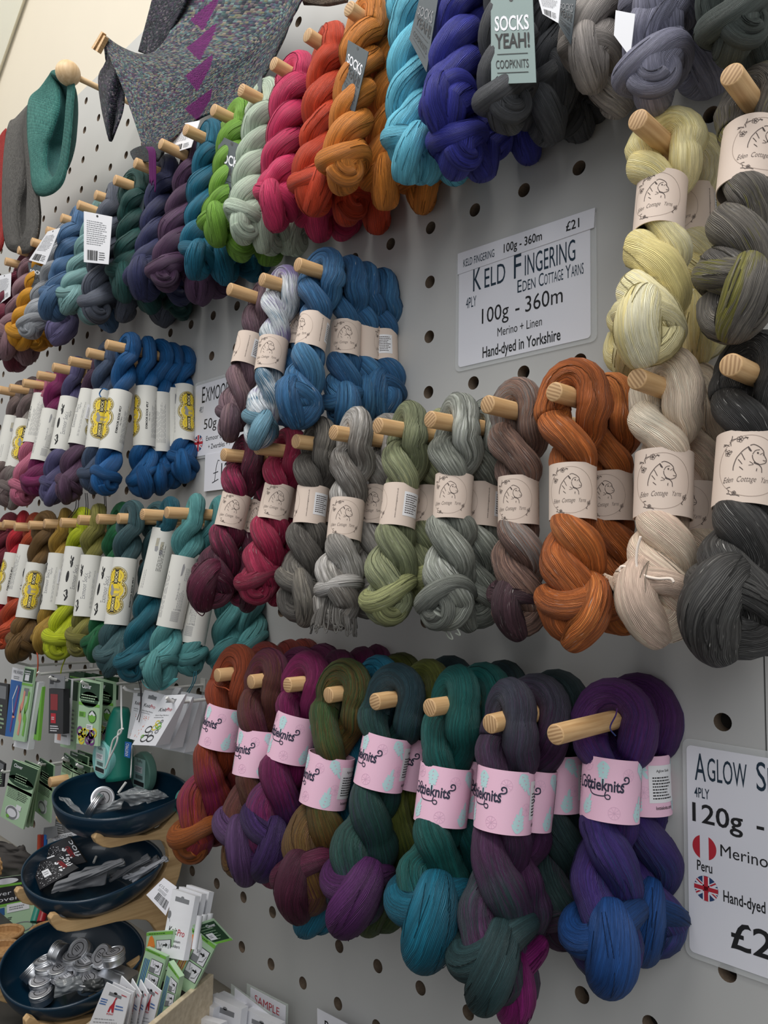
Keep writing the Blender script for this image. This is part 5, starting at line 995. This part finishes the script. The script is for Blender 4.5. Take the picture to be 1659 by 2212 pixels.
root = empty('teal_pouch', q[3], 'green teal pouch hanging behind the white cord', 'pouch'); mb.tube([p-q[3] for p in spline([atw(262, 1530, -1.5), atw(258, 1570, -1.5), atw(256, 1625, -1.5), atw(258, 1685, -1.5)], 20)], [.004+.022*math.sin(PI*min(1, .08+.6*k/19))**.6 for k in range(20)], 14); mb.build('bag', M_tealp2, root, smooth=True)
card('name_tape', [(270, 1602), (284, 1604), (280, 1638), (268, 1634)], -1.85, BLU, lambda p: p.text('KNITPRO', .7, .1, .8, .5, WHT, 0, rot=PI/2), parent=root)
mb = MB(); c1 = [(262, 1480), (262, 1540), (262, 1580), (244, 1600), (235, 1640), (228, 1660), (236, 1640), (252, 1604), (256, 1580), (266, 1574)]
root = empty('cord_loop', atw(236, 1655, -2.0), 'white cord loop knotted in front of the pale teal tape measure', 'cord'); mb.tube(spline([atw(x, y, -2.0)-np.array(root.location) for x, y in c1], 70), .0016, 8); mb.build('cord', M_hook, root, smooth=True)
mb = MB(); mb.tube(spline([atw(285, 1610, -1.75)-np.array(root.location), atw(284, 1645, -1.75)-np.array(root.location), atw(282, 1680, -1.75)-np.array(root.location)], 10), .0012, 6); mb.build('cord_end', M_hook, root, smooth=True)
disc_tin((401, 1735), -.75, .30, 'small mint tape measure peeping out left of the orange skein', 0, mat('mint_plastic', (110, 206, 190), .35))
# ---------------------------------------------------------------- bamboo stand with three navy bowls
M_bamboo = wood_mat('bamboo_ply', (186, 150, 104), (212, 178, 130), 1, scale=.7)
CR_, CL_ = -9.41, -11.12
OUT = [(500, 735), (545, 740), (585, 775), (650, 775), (800, 765), (1000, 755), (1150, 690), (1240, 590), (1300, 520), (1345, 490), (1372, 600), (1376, 780), (1372, 930), (1352, 1050), (1325, 1170), (1285, 1280), (1240, 1420), (1210, 1600), (1180, 1800), (1120, 2050), (1000, 2350), (800, 2560), (400, 2700), (-60, 2790), (-150, 2760), (-200, 2690), (-205, 2610), (-165, 2560), (-110, 2580), (-60, 2630), (100, 2640), (500, 2560), (760, 2400), (870, 2200), (830, 2060), (1080, 1900), (1120, 1800), (1105, 1720), (1060, 1650), (1000, 1605), (900, 1595), (700, 1622), (500, 1672), (330, 1710), (200, 1727), (110, 1705), (60, 1650), (40, 1590), (70, 1545), (120, 1540), (160, 1590), (250, 1605), (450, 1590), (700, 1500), (950, 1380), (1120, 1210), (1195, 1080), (1225, 970), (1215, 900), (1180, 832), (1130, 806), (1000, 808), (830, 840), (740, 868), (640, 886), (565, 876), (505, 840), (478, 790)]
OUT = [(100+x/4.608, 1640+y/4.608) for x, y in OUT]
stand = empty('bamboo_stand', W(-10.3, 15.4, -2.2), 'bamboo three-tier stand carrying the navy bowls', 'stand')
G0 = np.array([onc(x, y, CR_) for x, y in OUT]); so = np.array(stand.location)
for cc in (CR_, CL_):
    mb = MB(); V = np.array([W(cc, g[1], g[2])-so for g in G0]); n_ = len(V); V2 = V+np.array([-.014, 0, 0])
    mb.add(np.concatenate([V, V2]), [tuple(range(n_)), tuple(range(2*n_-1, n_-1, -1))]+[(i, i+n_, (i+1) % n_+n_, (i+1) % n_) for i in range(n_)])
    o = mb.build('side_panel', M_bamboo, stand); bevel(o, .0016, 2)
for g in ((11.65, -1.25), (13.2, -1.75), (14.75, -2.3)):
    mb = MB(); mb.tube([W(CR_-.05, g[0]+.12, g[1])-so, W(CL_+.02, g[0]+.12, g[1])-so], .0055, 14); mb.build('cross_bar', M_bamboo, stand, smooth=True)
M_navyb = mat('navy_enamel', (10, 42, 62), .32, spec=.5, coat=.25)
def bowl(c, r, z, R, H, tilt, label):
    n = 72; V = []; F = []; root_o = W(c, r, z)
    def prof(k, off): # k 0 centre of base .. 1 rim
        b = .50; 
        if k < .25: return R*b*(k/.25), -H+off*.0
        t = (k-.25)/.75; return R*(b+(1-b)*(1-(1-t)**1.9)), -H*(1-t**1.35)
    m = 22; rings = [('i', j/m) for j in range(m+1)]+[('o', 1-j/m) for j in range(m+1)]
    for side, k in rings:
        for q in range(n):
            a = 2*PI*q/n; rr, zz = prof(max(k, .004), 0); wv = (.06*math.cos(2*a-1.5)-.05*math.cos(a-.7))*H*max(0, k-.5)*2; sx = 1.0; tip = max(0, math.cos(a-.72))**9*max(0, k-.3)/.7; rr *= 1+.13*tip
            if side == 'o': rr += .0028*(1 if k > .06 else k/.06); zz -= .0028*(1-k)
            V.append((rr*sx*math.cos(a), rr*math.sin(a), zz+wv))
    for i in range(len(rings)-1):
        for q in range(n): q2 = (q+1) % n; F.append((i*n+q, i*n+q2, (i+1)*n+q2, (i+1)*n+q))
    o = ob('bowl', mesh_np('bowl', V, F), M_navyb); o.location = Vector(root_o); o.rotation_mode = 'AXIS_ANGLE'; o.rotation_axis_angle = (tilt, .78, .62, 0); tag(o, label, 'bowl', 'navy bowls on the bamboo stand'); return o
BW = []
for x, y, tl, lb in ((256, 1712, .13, 'top navy bowl on the bamboo stand, holding tin lids and clear bags'), (196, 1868, .18, 'middle navy bowl on the bamboo stand, holding black packets and grey felt'), (152, 2070, .25, 'bottom navy bowl on the bamboo stand, holding round metal tins')):
    g = onc(x, y, (CR_+CL_)/2); BW.append(g); bowl(g[0], g[1]-.05, g[2], 1.30*S, .74*S, tl, lb)
M_tin = mat('tin_metal', (226, 228, 232), .36, 1.0, mottled=.08, scale=60); M_tinl = mat('tin_label', (150, 150, 154), .5)
def tin(px_, z, ax, label, R=.0185, H=.018, lab=True, sticker=False):
    root = empty('metal_tin', atw(*px_, z), label, 'tin', 'round metal tins'); mb = MB()
    mb.lathe([(.0001, -H), (R*.93, -H), (R*.95, -H+.001), (R*.95, -.008), (R*.98, -.008), (R, -.007), (R*.97, -.0055), (R, -.004), (R*.975, -.003), (R, -.0015), (R*.98, 0), (R*.9, .0004), (R*.88, -.0004), (.0001, -.0004)], 36); o = autosmooth(mb.build('can', M_tin, root, smooth=True), 30)
    p = Print(); p.disc(0, 0, R*.82, R*.82, 0, 28, 0); p.ring(0, 0, R*.55, R*.55, R*.07, 1, 28, 1); p.lines(-R*.35, -R*.22, R*.7, R*.44, 3, 1, 0, 3)
    if sticker: p.rect(-R*.5, -R*.25, R*.55, R*.3, 2, 1, 3); p.lines(-R*.4, -R*.15, R*.8, R*.3, 2, 3, 0, 4, lay=4)
    mb = MB(); mb.v = [(x, y, .0001+.00012*l) for (x, y), l in zip(p.v, p.lay)]; mb.f = p.f; mb.m = p.m; mb.build('lid_label', [M_tinl, M_ink, M_cardw, M_grey], root)
    root.rotation_mode = 'QUATERNION'; root.rotation_quaternion = Vector((0, 0, 1)).rotation_difference(Vector(ax)); return root
zb = BW[2][2]
for (x, y), ax, sk_, lb in (((100, 2083), (.05, -.12, 1), 0, 'silver tin standing highest at the left of the bottom bowl'), ((161, 2060), (.05, -.2, 1), 0, 'silver tin in the middle of the bottom bowl, nearest the back'), ((183, 2074), (.1, -.12, 1), 1, 'silver tin with a price sticker in the middle of the bottom bowl'), ((244, 2055), (-.1, -.15, 1), 0, 'silver tin resting on the flat tin at the right'), ((142, 2106), (.0, -.2, 1), 1, 'silver tin with a crooked white sticker below the middle'), ((88, 2114), (.1, -.2, 1), 0, 'silver tin under the highest left one'),
    ((88, 2140), (.05, -.25, 1), 0, 'silver tin at the front rim of the bottom bowl'), ((118, 2056), (-1, -.5, .15), 0, 'silver tin standing on its edge at the back'), ((168, 2050), (.3, -.8, .8), 0, 'silver tin tilted toward the room behind the middle'), ((216, 2064), (.1, -.9, .7), 0, 'silver tin leaning on its side left of the flat tin'), ((62, 2090), (-.6, -.5, .7), 0, 'silver tin leaning against the left wall of the bottom bowl'), ((96, 2070), (-.2, -.2, 1), 1, 'silver tin with sticker half hidden at the back left'), ((128, 2088), (0, -.3, 1), 0, 'silver tin low between the left and middle tins'), ((190, 2112), (.2, -.2, 1), 0, 'silver tin in shade under the middle tins')):
    tin((x, y), zb+(x-152)/140*.7+(2078-y)/60*.12-.1, ax, lb, sticker=bool(sk_))
p = Print(); p.lines(-.02, -.004, .04, .01, 2, 1, 0, 3); M4 = Matrix.Translation(Vector(atw(254, 2102, zb+.42))) @ Matrix.Rotation(.25, 4, 'Z') @ Matrix.Rotation(.12, 4, 'X')
o = flat_build('flat_tin', p, [(rounded(-.030, -.019, .030, .019, .006), 0, -.012, 0)], [M_tin, M_grey], M4); tag(o, 'flat rectangular metal tin at the right of the bottom bowl', 'tin')
# loose bags and packets in the bowls
def zi(q, zc, xc, d=0.0): return [zc+(x-xc)/135*.85+d for x, y in q]
def bag(q, z, label, m, th=.002, seed=1, amp=.004, cat='bag', name='plastic_bag', group=None):
    P = quad3(q, z); rn = np.random.RandomState(seed); n = 9; V = []; F = []; o = sum(P)/4; nr = unit(np.cross(P[1]-P[3], P[0]-P[2])); N = rn.randn(n, n)*amp
    for j in range(n):
        for i in range(n):
            u, v = i/(n-1), j/(n-1); p = (P[3]*(1-u)+P[2]*u)*(1-v)+(P[0]*(1-u)+P[1]*u)*v; V.append(p-o+nr*(N[j, i]+.006*math.sin(PI*u)*math.sin(PI*v)))
    for j in range(n-1):
        for i in range(n-1): F.append((j*n+i, j*n+i+1, (j+1)*n+i+1, (j+1)*n+i))
    ob_ = ob(name, mesh_np(name, V, F), m); ob_.location = Vector(o); s = ob_.modifiers.new('s', 'SUBSURF'); s.levels = 1; s.render_levels = 2; s2 = ob_.modifiers.new('t', 'SOLIDIFY'); s2.thickness = th; tag(ob_, label, cat, group); return ob_
z1 = BW[0][2]; z2 = BW[1][2]
tin((198, 1738), z1-.55, (-.55, -.62, .45), 'silver tin lid lying on its side in the top bowl', R=.022, H=.010); tin((222, 1724), z1-.3, (.8, -.3, .4), 'second silver tin lid on edge behind the first in the top bowl', R=.020, H=.010)
bag([(126, 1721), (150, 1724), (182, 1760), (160, 1752)], zi([(126, 1721), (150, 1724), (182, 1760), (160, 1752)], z1, 256, -.15), 'crumpled clear bag at the left of the top bowl', M_clear, .0012, 3, .002); bag([(252, 1716), (298, 1698), (352, 1722), (282, 1742)], zi([(252, 1716), (298, 1698), (352, 1722), (282, 1742)], z1, 256, -.15), 'clear bag with a white label in the middle of the top bowl', M_clear, .0012, 5, .003); bag([(300, 1712), (340, 1705), (366, 1722), (320, 1735)], zi([(300, 1712), (340, 1705), (366, 1722), (320, 1735)], z1, 256, -.15), 'clear bag at the right of the top bowl', M_clear, .0012, 7, .003); bag([(206, 1742), (266, 1724), (262, 1748), (190, 1762)], zi([(206, 1742), (266, 1724), (262, 1748), (190, 1762)], z1, 256, -.15), 'flat clear bag lying in front of the tin lids', M_clear, .0012, 9, .002)
mb = MB(); root = empty('crochet_hook', atw(262, 1705, z1+.1), 'short white stick standing in the top bowl', 'stick'); o_ = np.array(root.location); mb.tube([atw(256, 1712, z1+.05)-o_, atw(272, 1690, z1+.15)-o_], .0022, 8); mb.build('stick', M_hook, root)
def d_floc(p):
    rn = random.Random(6)
    for k in range(170): x, y = rn.uniform(.05, .62), rn.uniform(.06, .9); p.disc(x, y, .012, .012, GRY if k % 3 else PAP, 5, 1)
    for k in range(12): p.disc(rn.uniform(.62, .76), rn.uniform(.25, .7), .03, .03, WHT, 8, 2)
    for k in range(5): a = rn.uniform(0, 6); p.ring(.80, .35+.07*k, .05, .06, .02, DRD, 12, 2)
    p.text('floc', 1.0, .25, .6, .14, WHT, 0, rot=PI/2, lay=3); p.rect(.22, .3, .42, .58, WHT, 1, 3); p.lines(.25, .36, .14, .16, 2, GRY, 0, 2, lay=4)
card('bead_packet', [(66, 1868), (128, 1846), (170, 1874), (86, 1922)], [z2-.72, z2-.36, z2-.25, z2-.85], BLK, d_floc, 'black bead packet lettered floc with a price sticker in the middle bowl', 'packet', th=.004); card('bead_packet', [(72, 1842), (150, 1806), (186, 1862), (100, 1885)], [z2-.55, z2-.12, z2-.05, z2-.5], BLK, d_floc, 'black bead packet lettered floc behind the front one', 'packet', th=.004)
M_felt = mat('grey_felt', (118, 120, 124), .9, mottled=.12); 
for i, (q, zz, lb) in enumerate(([[(120, 1905), (262, 1856), (270, 1866), (110, 1932)], -.35, 'large grey felt pouch lying across the middle bowl'], [[(150, 1888), (240, 1862), (226, 1912), (125, 1928)], -.1, 'grey pouch with a dark slit behind the large one'], [[(240, 1890), (318, 1848), (326, 1856), (236, 1908)], .3, 'grey folded packet at the right of the middle bowl'], [[(262, 1898), (355, 1852), (363, 1856), (290, 1905)], .35, 'pale grey packet sticking out at the right of the middle bowl'], [[(280, 1880), (340, 1850), (346, 1856), (282, 1894)], .6, 'thin grey packet behind the pale one'])):
    bag(q, zi(q, z2, 196, zz*.4-.1), lb, M_felt if i != 3 else mat('pale_grey_film', (176, 178, 184), .4), .005, 20+i, .0022, 'pouch', 'felt_pouch')
mb = MB(); root = empty('crochet_hook', atw(205, 1857, z2+.5), 'short white stick standing in the middle bowl', 'stick'); o_ = np.array(root.location); mb.tube([atw(202, 1864, z2+.4)-o_, atw(208, 1850, z2+.5)-o_], .0022, 8); mb.build('stick', M_hook, root)
bag([(120, 2118), (170, 2108), (185, 2135), (115, 2158)], zi([(120, 2118), (170, 2108), (185, 2135), (115, 2158)], zb, 152, -.3), 'clear bag of pins at the front of the bottom bowl', M_clear, .0012, 31, .003); bag([(180, 2118), (222, 2112), (226, 2140), (175, 2148)], zi([(180, 2118), (222, 2112), (226, 2140), (175, 2148)], zb, 152, -.3), 'dark card in a clear bag beside the pins', mat('dark_film', (70, 72, 72), .3, alpha=.8), .0012, 33, .002)
# ---------------------------------------------------------------- crate with packets
M_birch = wood_mat('birch_ply', (198, 180, 150), (222, 206, 178), 0, scale=.5)
rA = at(462, 2104, -1.15)[1]; A0 = at(462, 2104, -1.15); B0 = level(322, 2222, rA); dv = (B0-A0)/np.linalg.norm(B0-A0); pv = np.array([-abs(dv[2]), 0, -abs(dv[0])*np.sign(dv[0])*-1]); pv = np.array([dv[2], 0, -dv[0]]); pv = pv if pv[0] < 0 else -pv
B0 = A0+dv*3.0; crate = empty('wooden_crate', W(A0[0], rA+1.9, A0[2]), 'pale birch crate full of needle packets in front of the bowls', 'crate'); co = np.array(crate.location)
def wall_box(p, q, th_dir, h0, h1, name):
    mb = MB(); a, b = W(*p)-co, W(*q)-co; t = np.array([th_dir[0], th_dir[2], 0])*.009; up = np.array([0, 0, 1.0])
    z0, z1_ = -h1*S+co[2]*0, 0
    V = []
    for base in (a, b, b+t, a+t):
        V.append((base[0], base[1], -h1*S-co[2])); 
    for base in (a, b, b+t, a+t): V.append((base[0], base[1], -h0*S-co[2]))
    mb.add(V, [(0, 1, 2, 3), (7, 6, 5, 4), (0, 4, 5, 1), (1, 5, 6, 2), (2, 6, 7, 3), (3, 7, 4, 0)]); bevel(mb.build(name, M_birch, crate), .0012)
wq = 2.2; C0 = A0+pv*wq; D0 = B0+pv*wq
wall_box(A0, B0, pv, rA, rA+1.9, 'side_board'); wall_box(C0, D0, -pv, rA+.9, rA+1.9, 'side_board'); wall_box(A0+pv*.1, C0-pv*.1, dv, rA+.9, rA+1.9, 'end_board'); wall_box(B0+pv*.1, D0-pv*.1, -dv, rA+.9, rA+1.9, 'end_board')
mb = MB(); mb.add([(W(*p)[0]-co[0], W(*p)[1]-co[1], z_) for z_ in (.002, .008) for p in (A0, B0, D0, C0)], [(0, 3, 2, 1), (4, 5, 6, 7), (0, 1, 5, 4), (1, 2, 6, 5), (2, 3, 7, 6), (3, 0, 4, 7)]); mb.build('bottom', M_birch, crate)
PK = 'packets in the birch crate'
def d_kpa(p): p.rect(.2, .84, .8, .91, GRY, 1); p.disc(.5, .915, .07, .022, GRY, 10); p.disc(.07, .62, .08, .06, GRY, 14); p.line([(-.0, .72), (.14, .52)], .012, GRY); p.text('Knit', .16, .36, .36, .10, INK, 0, shear=.2, slope=-.02); p.text('Pro', .55, .34, .3, .10, RED, 0, shear=.2); p.text('Aluminium', .24, .235, .5, .045, INK); p.text('Holders', .30, .16, .46, .045, INK)
for i, (dx, dy, zz, lb) in enumerate(((0, 0, -1.75, 'frontmost white needle holder carton in the crate'), (14, -5, -1.55, 'middle white needle holder carton in the crate'), (30, -9, -1.35, 'rearmost white needle holder carton in the crate'))):
    card('needle_holder_box', [(373+dx, 1920+dy), (422+dx, 1936+dy), (396+dx, 2075+dy), (346+dx, 2065+dy)], [zz+.1, zz+.1, zz-.2, zz-.2], WHT, d_kpa, lb, 'box', PK, th=.009)
    mb = MB(); e = atw(432+dx*.75, 1978+dy*.5, zz); root = empty('white_tube', e, lb.replace('white needle holder carton', 'pale tube beside the carton'), 'tube', PK); mb.tube([np.zeros(3), atw(420+dx*.75, 2050, zz-.15)-e], .0045, 14); autosmooth(mb.build('tube', M_cardw, root, smooth=True))
def d_pack(nc):
    def f(p):
        p.rect(.04, .04, .96, .96, LGR, 1, 1); p.rect(.0, .93, 1, .99, GRN, 1, 2); p.lines(.1, .945, .8, .03, 1, DGR, 0, 3, lay=3)
        for k in range(4): p.rect(.08+k*.07, .03, .12+k*.07, .78, nc if k % 2 == 0 else (ORG if nc == RDN else BLU), 1, 2)
        if nc == RDN: p.poly([(.05, .7), (.36, .7), (.3, .86), (.22, .93), (.14, .9)], ORG, 3)
        for y in (.54, .22):
            p.rect(.40, y, .95, y+.29, INK, 1, 3); p.rect(.42, y+.01, .93, y+.28, PAP, 1, 4); p.rect(.42, y+.01, .68, y+.12, GRY, 1, 5); p.line([(.5, y+.26), (.55, y+.16), (.62, y+.22), (.66, y+.12)], .012, INK, 5); p.poly([(.66, y+.2), (.76, y+.2), (.76, y+.23), (.84, y+.185), (.76, y+.14), (.76, y+.17), (.66, y+.17)], INK, 5); p.line([(.72, y+.05), (.85, y+.08), (.9, y+.2)], .012, INK, 5)
    return f
card('needle_packet', [(317, 2014), (374, 2010), (370, 2120), (312, 2120)], -1.9, LGR, d_pack(RDN), 'upper left green packet with an orange tip in the crate', 'packet', PK, th=.005); card('needle_packet', [(316, 2046), (360, 2066), (334, 2160), (290, 2140)], -2.15, LGR, d_pack(BLN), 'green packet of blue needles below the orange tipped one', 'packet', PK, th=.005)
card('needle_packet', [(365, 2077), (388, 2111), (372, 2190), (336, 2200)], -2.1, LGR, d_pack(BLN), 'narrow turned green packet of blue needles by the crate board', 'packet', PK, th=.008); root = card('needle_packet', [(413, 2001), (467, 2042), (412, 2150), (362, 2120)], [-1.75, -1.55, -1.75, -1.95], LGR, d_pack(RDN), 'large green packet of red needles with a folded flap', 'packet', PK, th=.006)
def d_flap(p): p.rect(.06, .10, .95, .92, DGR, 4, 4); p.rect(.0, .0, 1, .09, GRN, 4, 4); p.lines(.15, .15, .6, .7, 6, LGR, PI/2*0, 4, gap=.2, lay=6); p.rect(.18, .2, .5, .5, WHT, 2, 8); p.lines(.24, .28, .2, .14, 2, GRY, 0, 3, lay=9); p.text('Clover', .5, .72, .4, .14, WHT, .02, lay=8)
P_ = quad3([(415, 1999), (461, 1984), (503, 2030), (459, 2041)], [-1.76, -1.6, -1.3, -1.55])
o = card('flap', [(415, 1999), (461, 1984), (503, 2030), (459, 2041)], [-1.77, -1.6, -1.35, -1.56], LGR, d_flap, parent=root)
def d_pony(p): p.rect(.25, .80, .72, .87, GRY, 1); p.disc(.48, .875, .07, .025, BLK, 10); p.lines(.06, .58, .3, .14, 3, BLU, 0, 3, gap=.5); p.poly([(.42, .46), (.48, .46), (.50, .56), (.56, .46), (.62, .46), (.58, .62), (.56, .74), (.60, .80), (.54, .80), (.5, .66), (.44, .58)], RED, 2); p.text('PONY', .42, .40, .22, .04, RED, .02); p.lines(.62, .52, .28, .14, 2, BLU, 0, 5, gap=.4); p.lines(.7, .88, .22, .04, 1, RED, 0, 5, gap=.6); p.lines(.1, .05, .8, .28, 4, GRY, 0, 8, gap=.2)
for i, (q, zz, lb) in enumerate(([[(230, 2122), (282, 2148), (262, 2228), (186, 2228)], -3.0, 'frontmost white needle card with a red animal emblem'], [[(244, 2122), (289, 2143), (272, 2228), (214, 2228)], -2.88, 'second white needle card behind the front one'], [[(262, 2108), (292, 2138), (276, 2228), (236, 2228)], -2.72, 'third white needle card, standing taller'], [[(285, 2114), (305, 2148), (290, 2228), (262, 2228)], -2.6, 'fourth white needle card in the row'], [[(303, 2116), (320, 2146), (300, 2228), (280, 2228)], -2.5, 'fifth white needle card in the row'], [[(314, 2113), (348, 2141), (326, 2228), (288, 2228)], -2.4, 'rearmost white needle card with a blue number'])):
    q = [q[0], q[1], tuple(np.array(q[1])+(np.array(q[2])-q[1])*1.9), tuple(np.array(q[0])+(np.array(q[3])-q[0])*1.9)]
    def d_p2(p): d_pony(p); p.v = [(x, 1-(1-y)/1.9) for x, y in p.v]
    card('needle_card', q, zz, WHT, d_p2, lb, 'card', 'white needle cards in the crate', th=.0015)
card('price_tag', [(354, 1896), (382, 1916), (358, 1978), (316, 1933)], [-1.35, -1.2, -1.5, -1.75], PAP, lambda p: (p.text('£15.00', .1, .62, .55, .11, GRY, 0), p.barcode(.3, .12, .6, .3, INK, 5), p.lines(.2, .45, .6, .12, 3, GRY, 0, 3)), 'white price tag with barcode hanging at the bowl stand', 'tag')
# ---------------------------------------------------------------- bottom edge: white cartons, sample sheets, handwritten sign
for i, (q, zz, d, lb) in enumerate(([[(455, 2150), (522, 2180), (506, 2330), (436, 2330)], -1.1, d_kpa, 'white carton with a hang hole right of the crate'], [[(470, 2146), (524, 2172), (522, 2330), (470, 2330)], -.85, None, 'plain white carton behind the hang hole one'], [[(442, 2168), (462, 2178), (440, 2330), (420, 2330)], -1.25, None, 'narrow white carton beside the crate board'], [[(418, 2196), (476, 2212), (466, 2330), (404, 2330)], -1.5, d_kpa, 'white carton lowest beside the crate'], [[(531, 2181), (602, 2214), (600, 2330), (524, 2330)], -.9, d_kpa, 'white carton in front of the sample sheets'])):
    card('carton', q, zz, WHT, d, lb, 'box', 'white cartons along the bottom edge', th=.012)
def d_sample(p): p.text('SAMPLE', .14, .85, .7, .10, RED, -.005, slope=-.03); p.lines(.2, .70, .7, .08, 1, GRY, 0, 3, gap=.3)
for q, zz, d, lb in (([(507, 2134), (582, 2192), (578, 2330), (503, 2330)], -.75, lambda p: (p.text('*SAMPLE*', .12, .80, .85, .10, RED, -.005, slope=-.0), p.text('No', .12, .66, .2, .07, GRY)), 'front white sheet with SAMPLE written in red'), ([(541, 2133), (617, 2173), (613, 2330), (536, 2330)], -.5, d_sample, 'rear white sheet with SAMPLE written in red')):
    root = card('sample_sheet', q, zz, PAP, d, lb, 'sheet', 'sample sheets in clear sleeves')
    card('clear_sleeve', [(q[0][0]-8, q[0][1]-9), (q[1][0]+5, q[1][1]-3), (q[2][0]+5, q[2][1]), (q[3][0]-8, q[3][1])], zz+.02, FLM, None, parent=root)
card('handwritten_sign', [(685, 2178), (770, 2222), (772, 2330), (687, 2330)], -.4, PAP, lambda p: p.text('Bulb T', .2, .74, .6, .14, INK, .015), 'white handwritten sign starting with Bulb at the bottom edge', 'sign')
# ---------------------------------------------------------------- bottom left corner
M_cork = wood_mat('tan_wood', (150, 112, 70), (184, 144, 98), 2, scale=.6)
def pot(px_, z, R, H, label):
    root = empty('wooden_pot', atw(*px_, z), label, 'pot', 'wooden pots at the left edge'); mb = MB(); R *= S; H *= S
    mb.lathe([(.0001, -H), (R*.95, -H), (R, -H*.5), (R, -.002), (R*.985, 0), (R*.93, 0), (R*.915, -.002), (R*.9, -.012), (.0001, -.014)], 40); autosmooth(mb.build('pot_body', M_cork, root, smooth=True), 40)
    mb = MB(); mb.tube([(R*1.0*math.cos(t), R*1.0*math.sin(t), -.003) for t in np.linspace(0, 2*PI, 40, endpoint=False)], .0035, 8, closed=True); mb.build('rim_band', M_cork, root, smooth=True)
pot((8, 2012), -2.6, .42, .5, 'tan wooden pot behind the bottom bowl at the left edge'); pot((-2, 2046), -3.0, .42, 1.2, 'tan wooden pot nearer the front at the left edge'); pot((108, 2004), -1.9, .42, .6, 'tan wooden pot peeping out between the lower bowls')
def d_wider(p): p.rect(0, .55, 1, 1, BLK, 1); p.disc(.55, .93, .25, .05, PAP, 20, 2); p.rect(0, .84, 1, .88, GRN, 1, 2); p.text('Clover', .05, .70, .6, .07, WHT, .0); p.text('Clover', .15, .60, .65, .07, WHT, .0); p.rect(0, .52, 1, .56, GRN, 1, 2); p.rect(.55, .40, .98, .54, WHT, 1, 3); p.lines(.6, .43, .3, .07, 2, GRY, 0, 2, lay=4); p.ring(.8, .12, .22, .08, .015, GRY, 20, 2); p.lines(.1, .28, .7, .05, 2, INK, 0, 3); p.rect(.05, .38, .5, .5, BLN, 1, 2)
card('boxed_gadget', [(-40, 1902), (62, 1888), (70, 2012), (-40, 2040)], -1.7, LGR, d_wider, 'black and green packet with white lettering at the left edge', 'packet', th=.008)
M_char = mat('charcoal_cloth', (66, 62, 60), .9, mottled=.15); bag([(-30, 1812), (44, 1832), (56, 1866), (-30, 1850)], -1.4, 'folded charcoal cloth at the left edge, upper fold', M_char, .012, 41, .004, 'cloth', 'folded_cloth'); bag([(-30, 1838), (60, 1850), (46, 1898), (-30, 1890)], -1.55, 'folded charcoal cloth at the left edge, lower fold', M_char, .012, 43, .004, 'cloth', 'folded_cloth')
mb = MB(); R = .018; pts = [(R*(1+.10*math.cos(9*t))*math.cos(t), -.0015, R*(1+.10*math.cos(9*t))*math.sin(t)) for t in np.linspace(0, 2*PI, 90, endpoint=False)]; k = len(pts)
mb.add(pts+[(x, .0015, z) for x, y, z in pts], [tuple(range(k)), tuple(range(2*k-1, k-1, -1))]+[(i, i+k, (i+1) % k+k, (i+1) % k) for i in range(k)])
for i in range(5): a = 2*PI*i/5; mb.lathe([(.0022, -.0022), (.0034, -.0022), (.0034, .0022), (.0022, .0022), (.0022, -.0022)], 12, 1, np.array(Matrix.Translation((.6*R*math.cos(a), 0, .6*R*math.sin(a))) @ Matrix.Rotation(PI/2, 4, 'X')))
o = mb.build('scalloped_disc', [M_cork, M_blk]); o.location = Vector(atw(-3, 1872, -1.95)); tag(o, 'scalloped wooden disc with holes at the left edge', 'wooden disc')
for i, (x, m, lb) in enumerate(((84, M_redn, 'orange red tube standing behind the middle bowl'), (92, M_darkred, 'dark red tube between the orange and blue ones'), (98, M_blue, 'bright blue tube standing behind the middle bowl'))):
    root = empty('needle_tube', atw(x, 1835, -1.5), lb, 'tube', 'coloured tubes behind the middle bowl'); mb = MB(); mb.tube([np.zeros(3), atw(x+1, 1803, -1.5)-np.array(root.location)], .0036, 14); autosmooth(mb.build('tube', m, root, smooth=True))
for i, (x, m, lb) in enumerate(((80, M_tealp2, 'dark teal roll under the middle bowl'), (94, M_darkred, 'dull red roll under the middle bowl'))):
    root = empty('fabric_roll', atw(x-6, 1992, -1.9), lb, 'roll', 'rolls under the middle bowl'); mb = MB(); mb.tube([np.zeros(3), atw(x+6, 1950, -1.7)-np.array(root.location)], .008, 16); autosmooth(mb.build('roll', m, root, smooth=True))
card('grey_box', [(120, 1770), (140, 1774), (142, 1806), (118, 1800)], -1.2, GRY, lambda p: p.lines(.1, .1, .8, .8, 5, WHT, 0, 3), 'small grey packet between the top and middle bowls', 'packet', th=.01); card('white_leaflet', [(108, 1806), (170, 1795), (195, 1815), (120, 1822)], -1.4, WHT, lambda p: p.lines(.1, .1, .8, .8, 5, GRY, 0, 3), 'white leaflet lying behind the middle bowl', 'leaflet')
card('grey_packet', [(95, 1788), (122, 1784), (124, 1806), (92, 1816)], -1.5, GRY, None, 'pale crumpled packet above the coloured tubes', 'packet')
mb = MB(); root = empty('purple_needle', atw(2, 2090, -3.2), 'thin purple needle at the left edge by the bottom bowl', 'needle'); o_ = np.array(root.location); mb.tube([np.zeros(3), atw(18, 2055, -3.2)-o_], .0012, 8); mb.build('needle', M_purp, root)
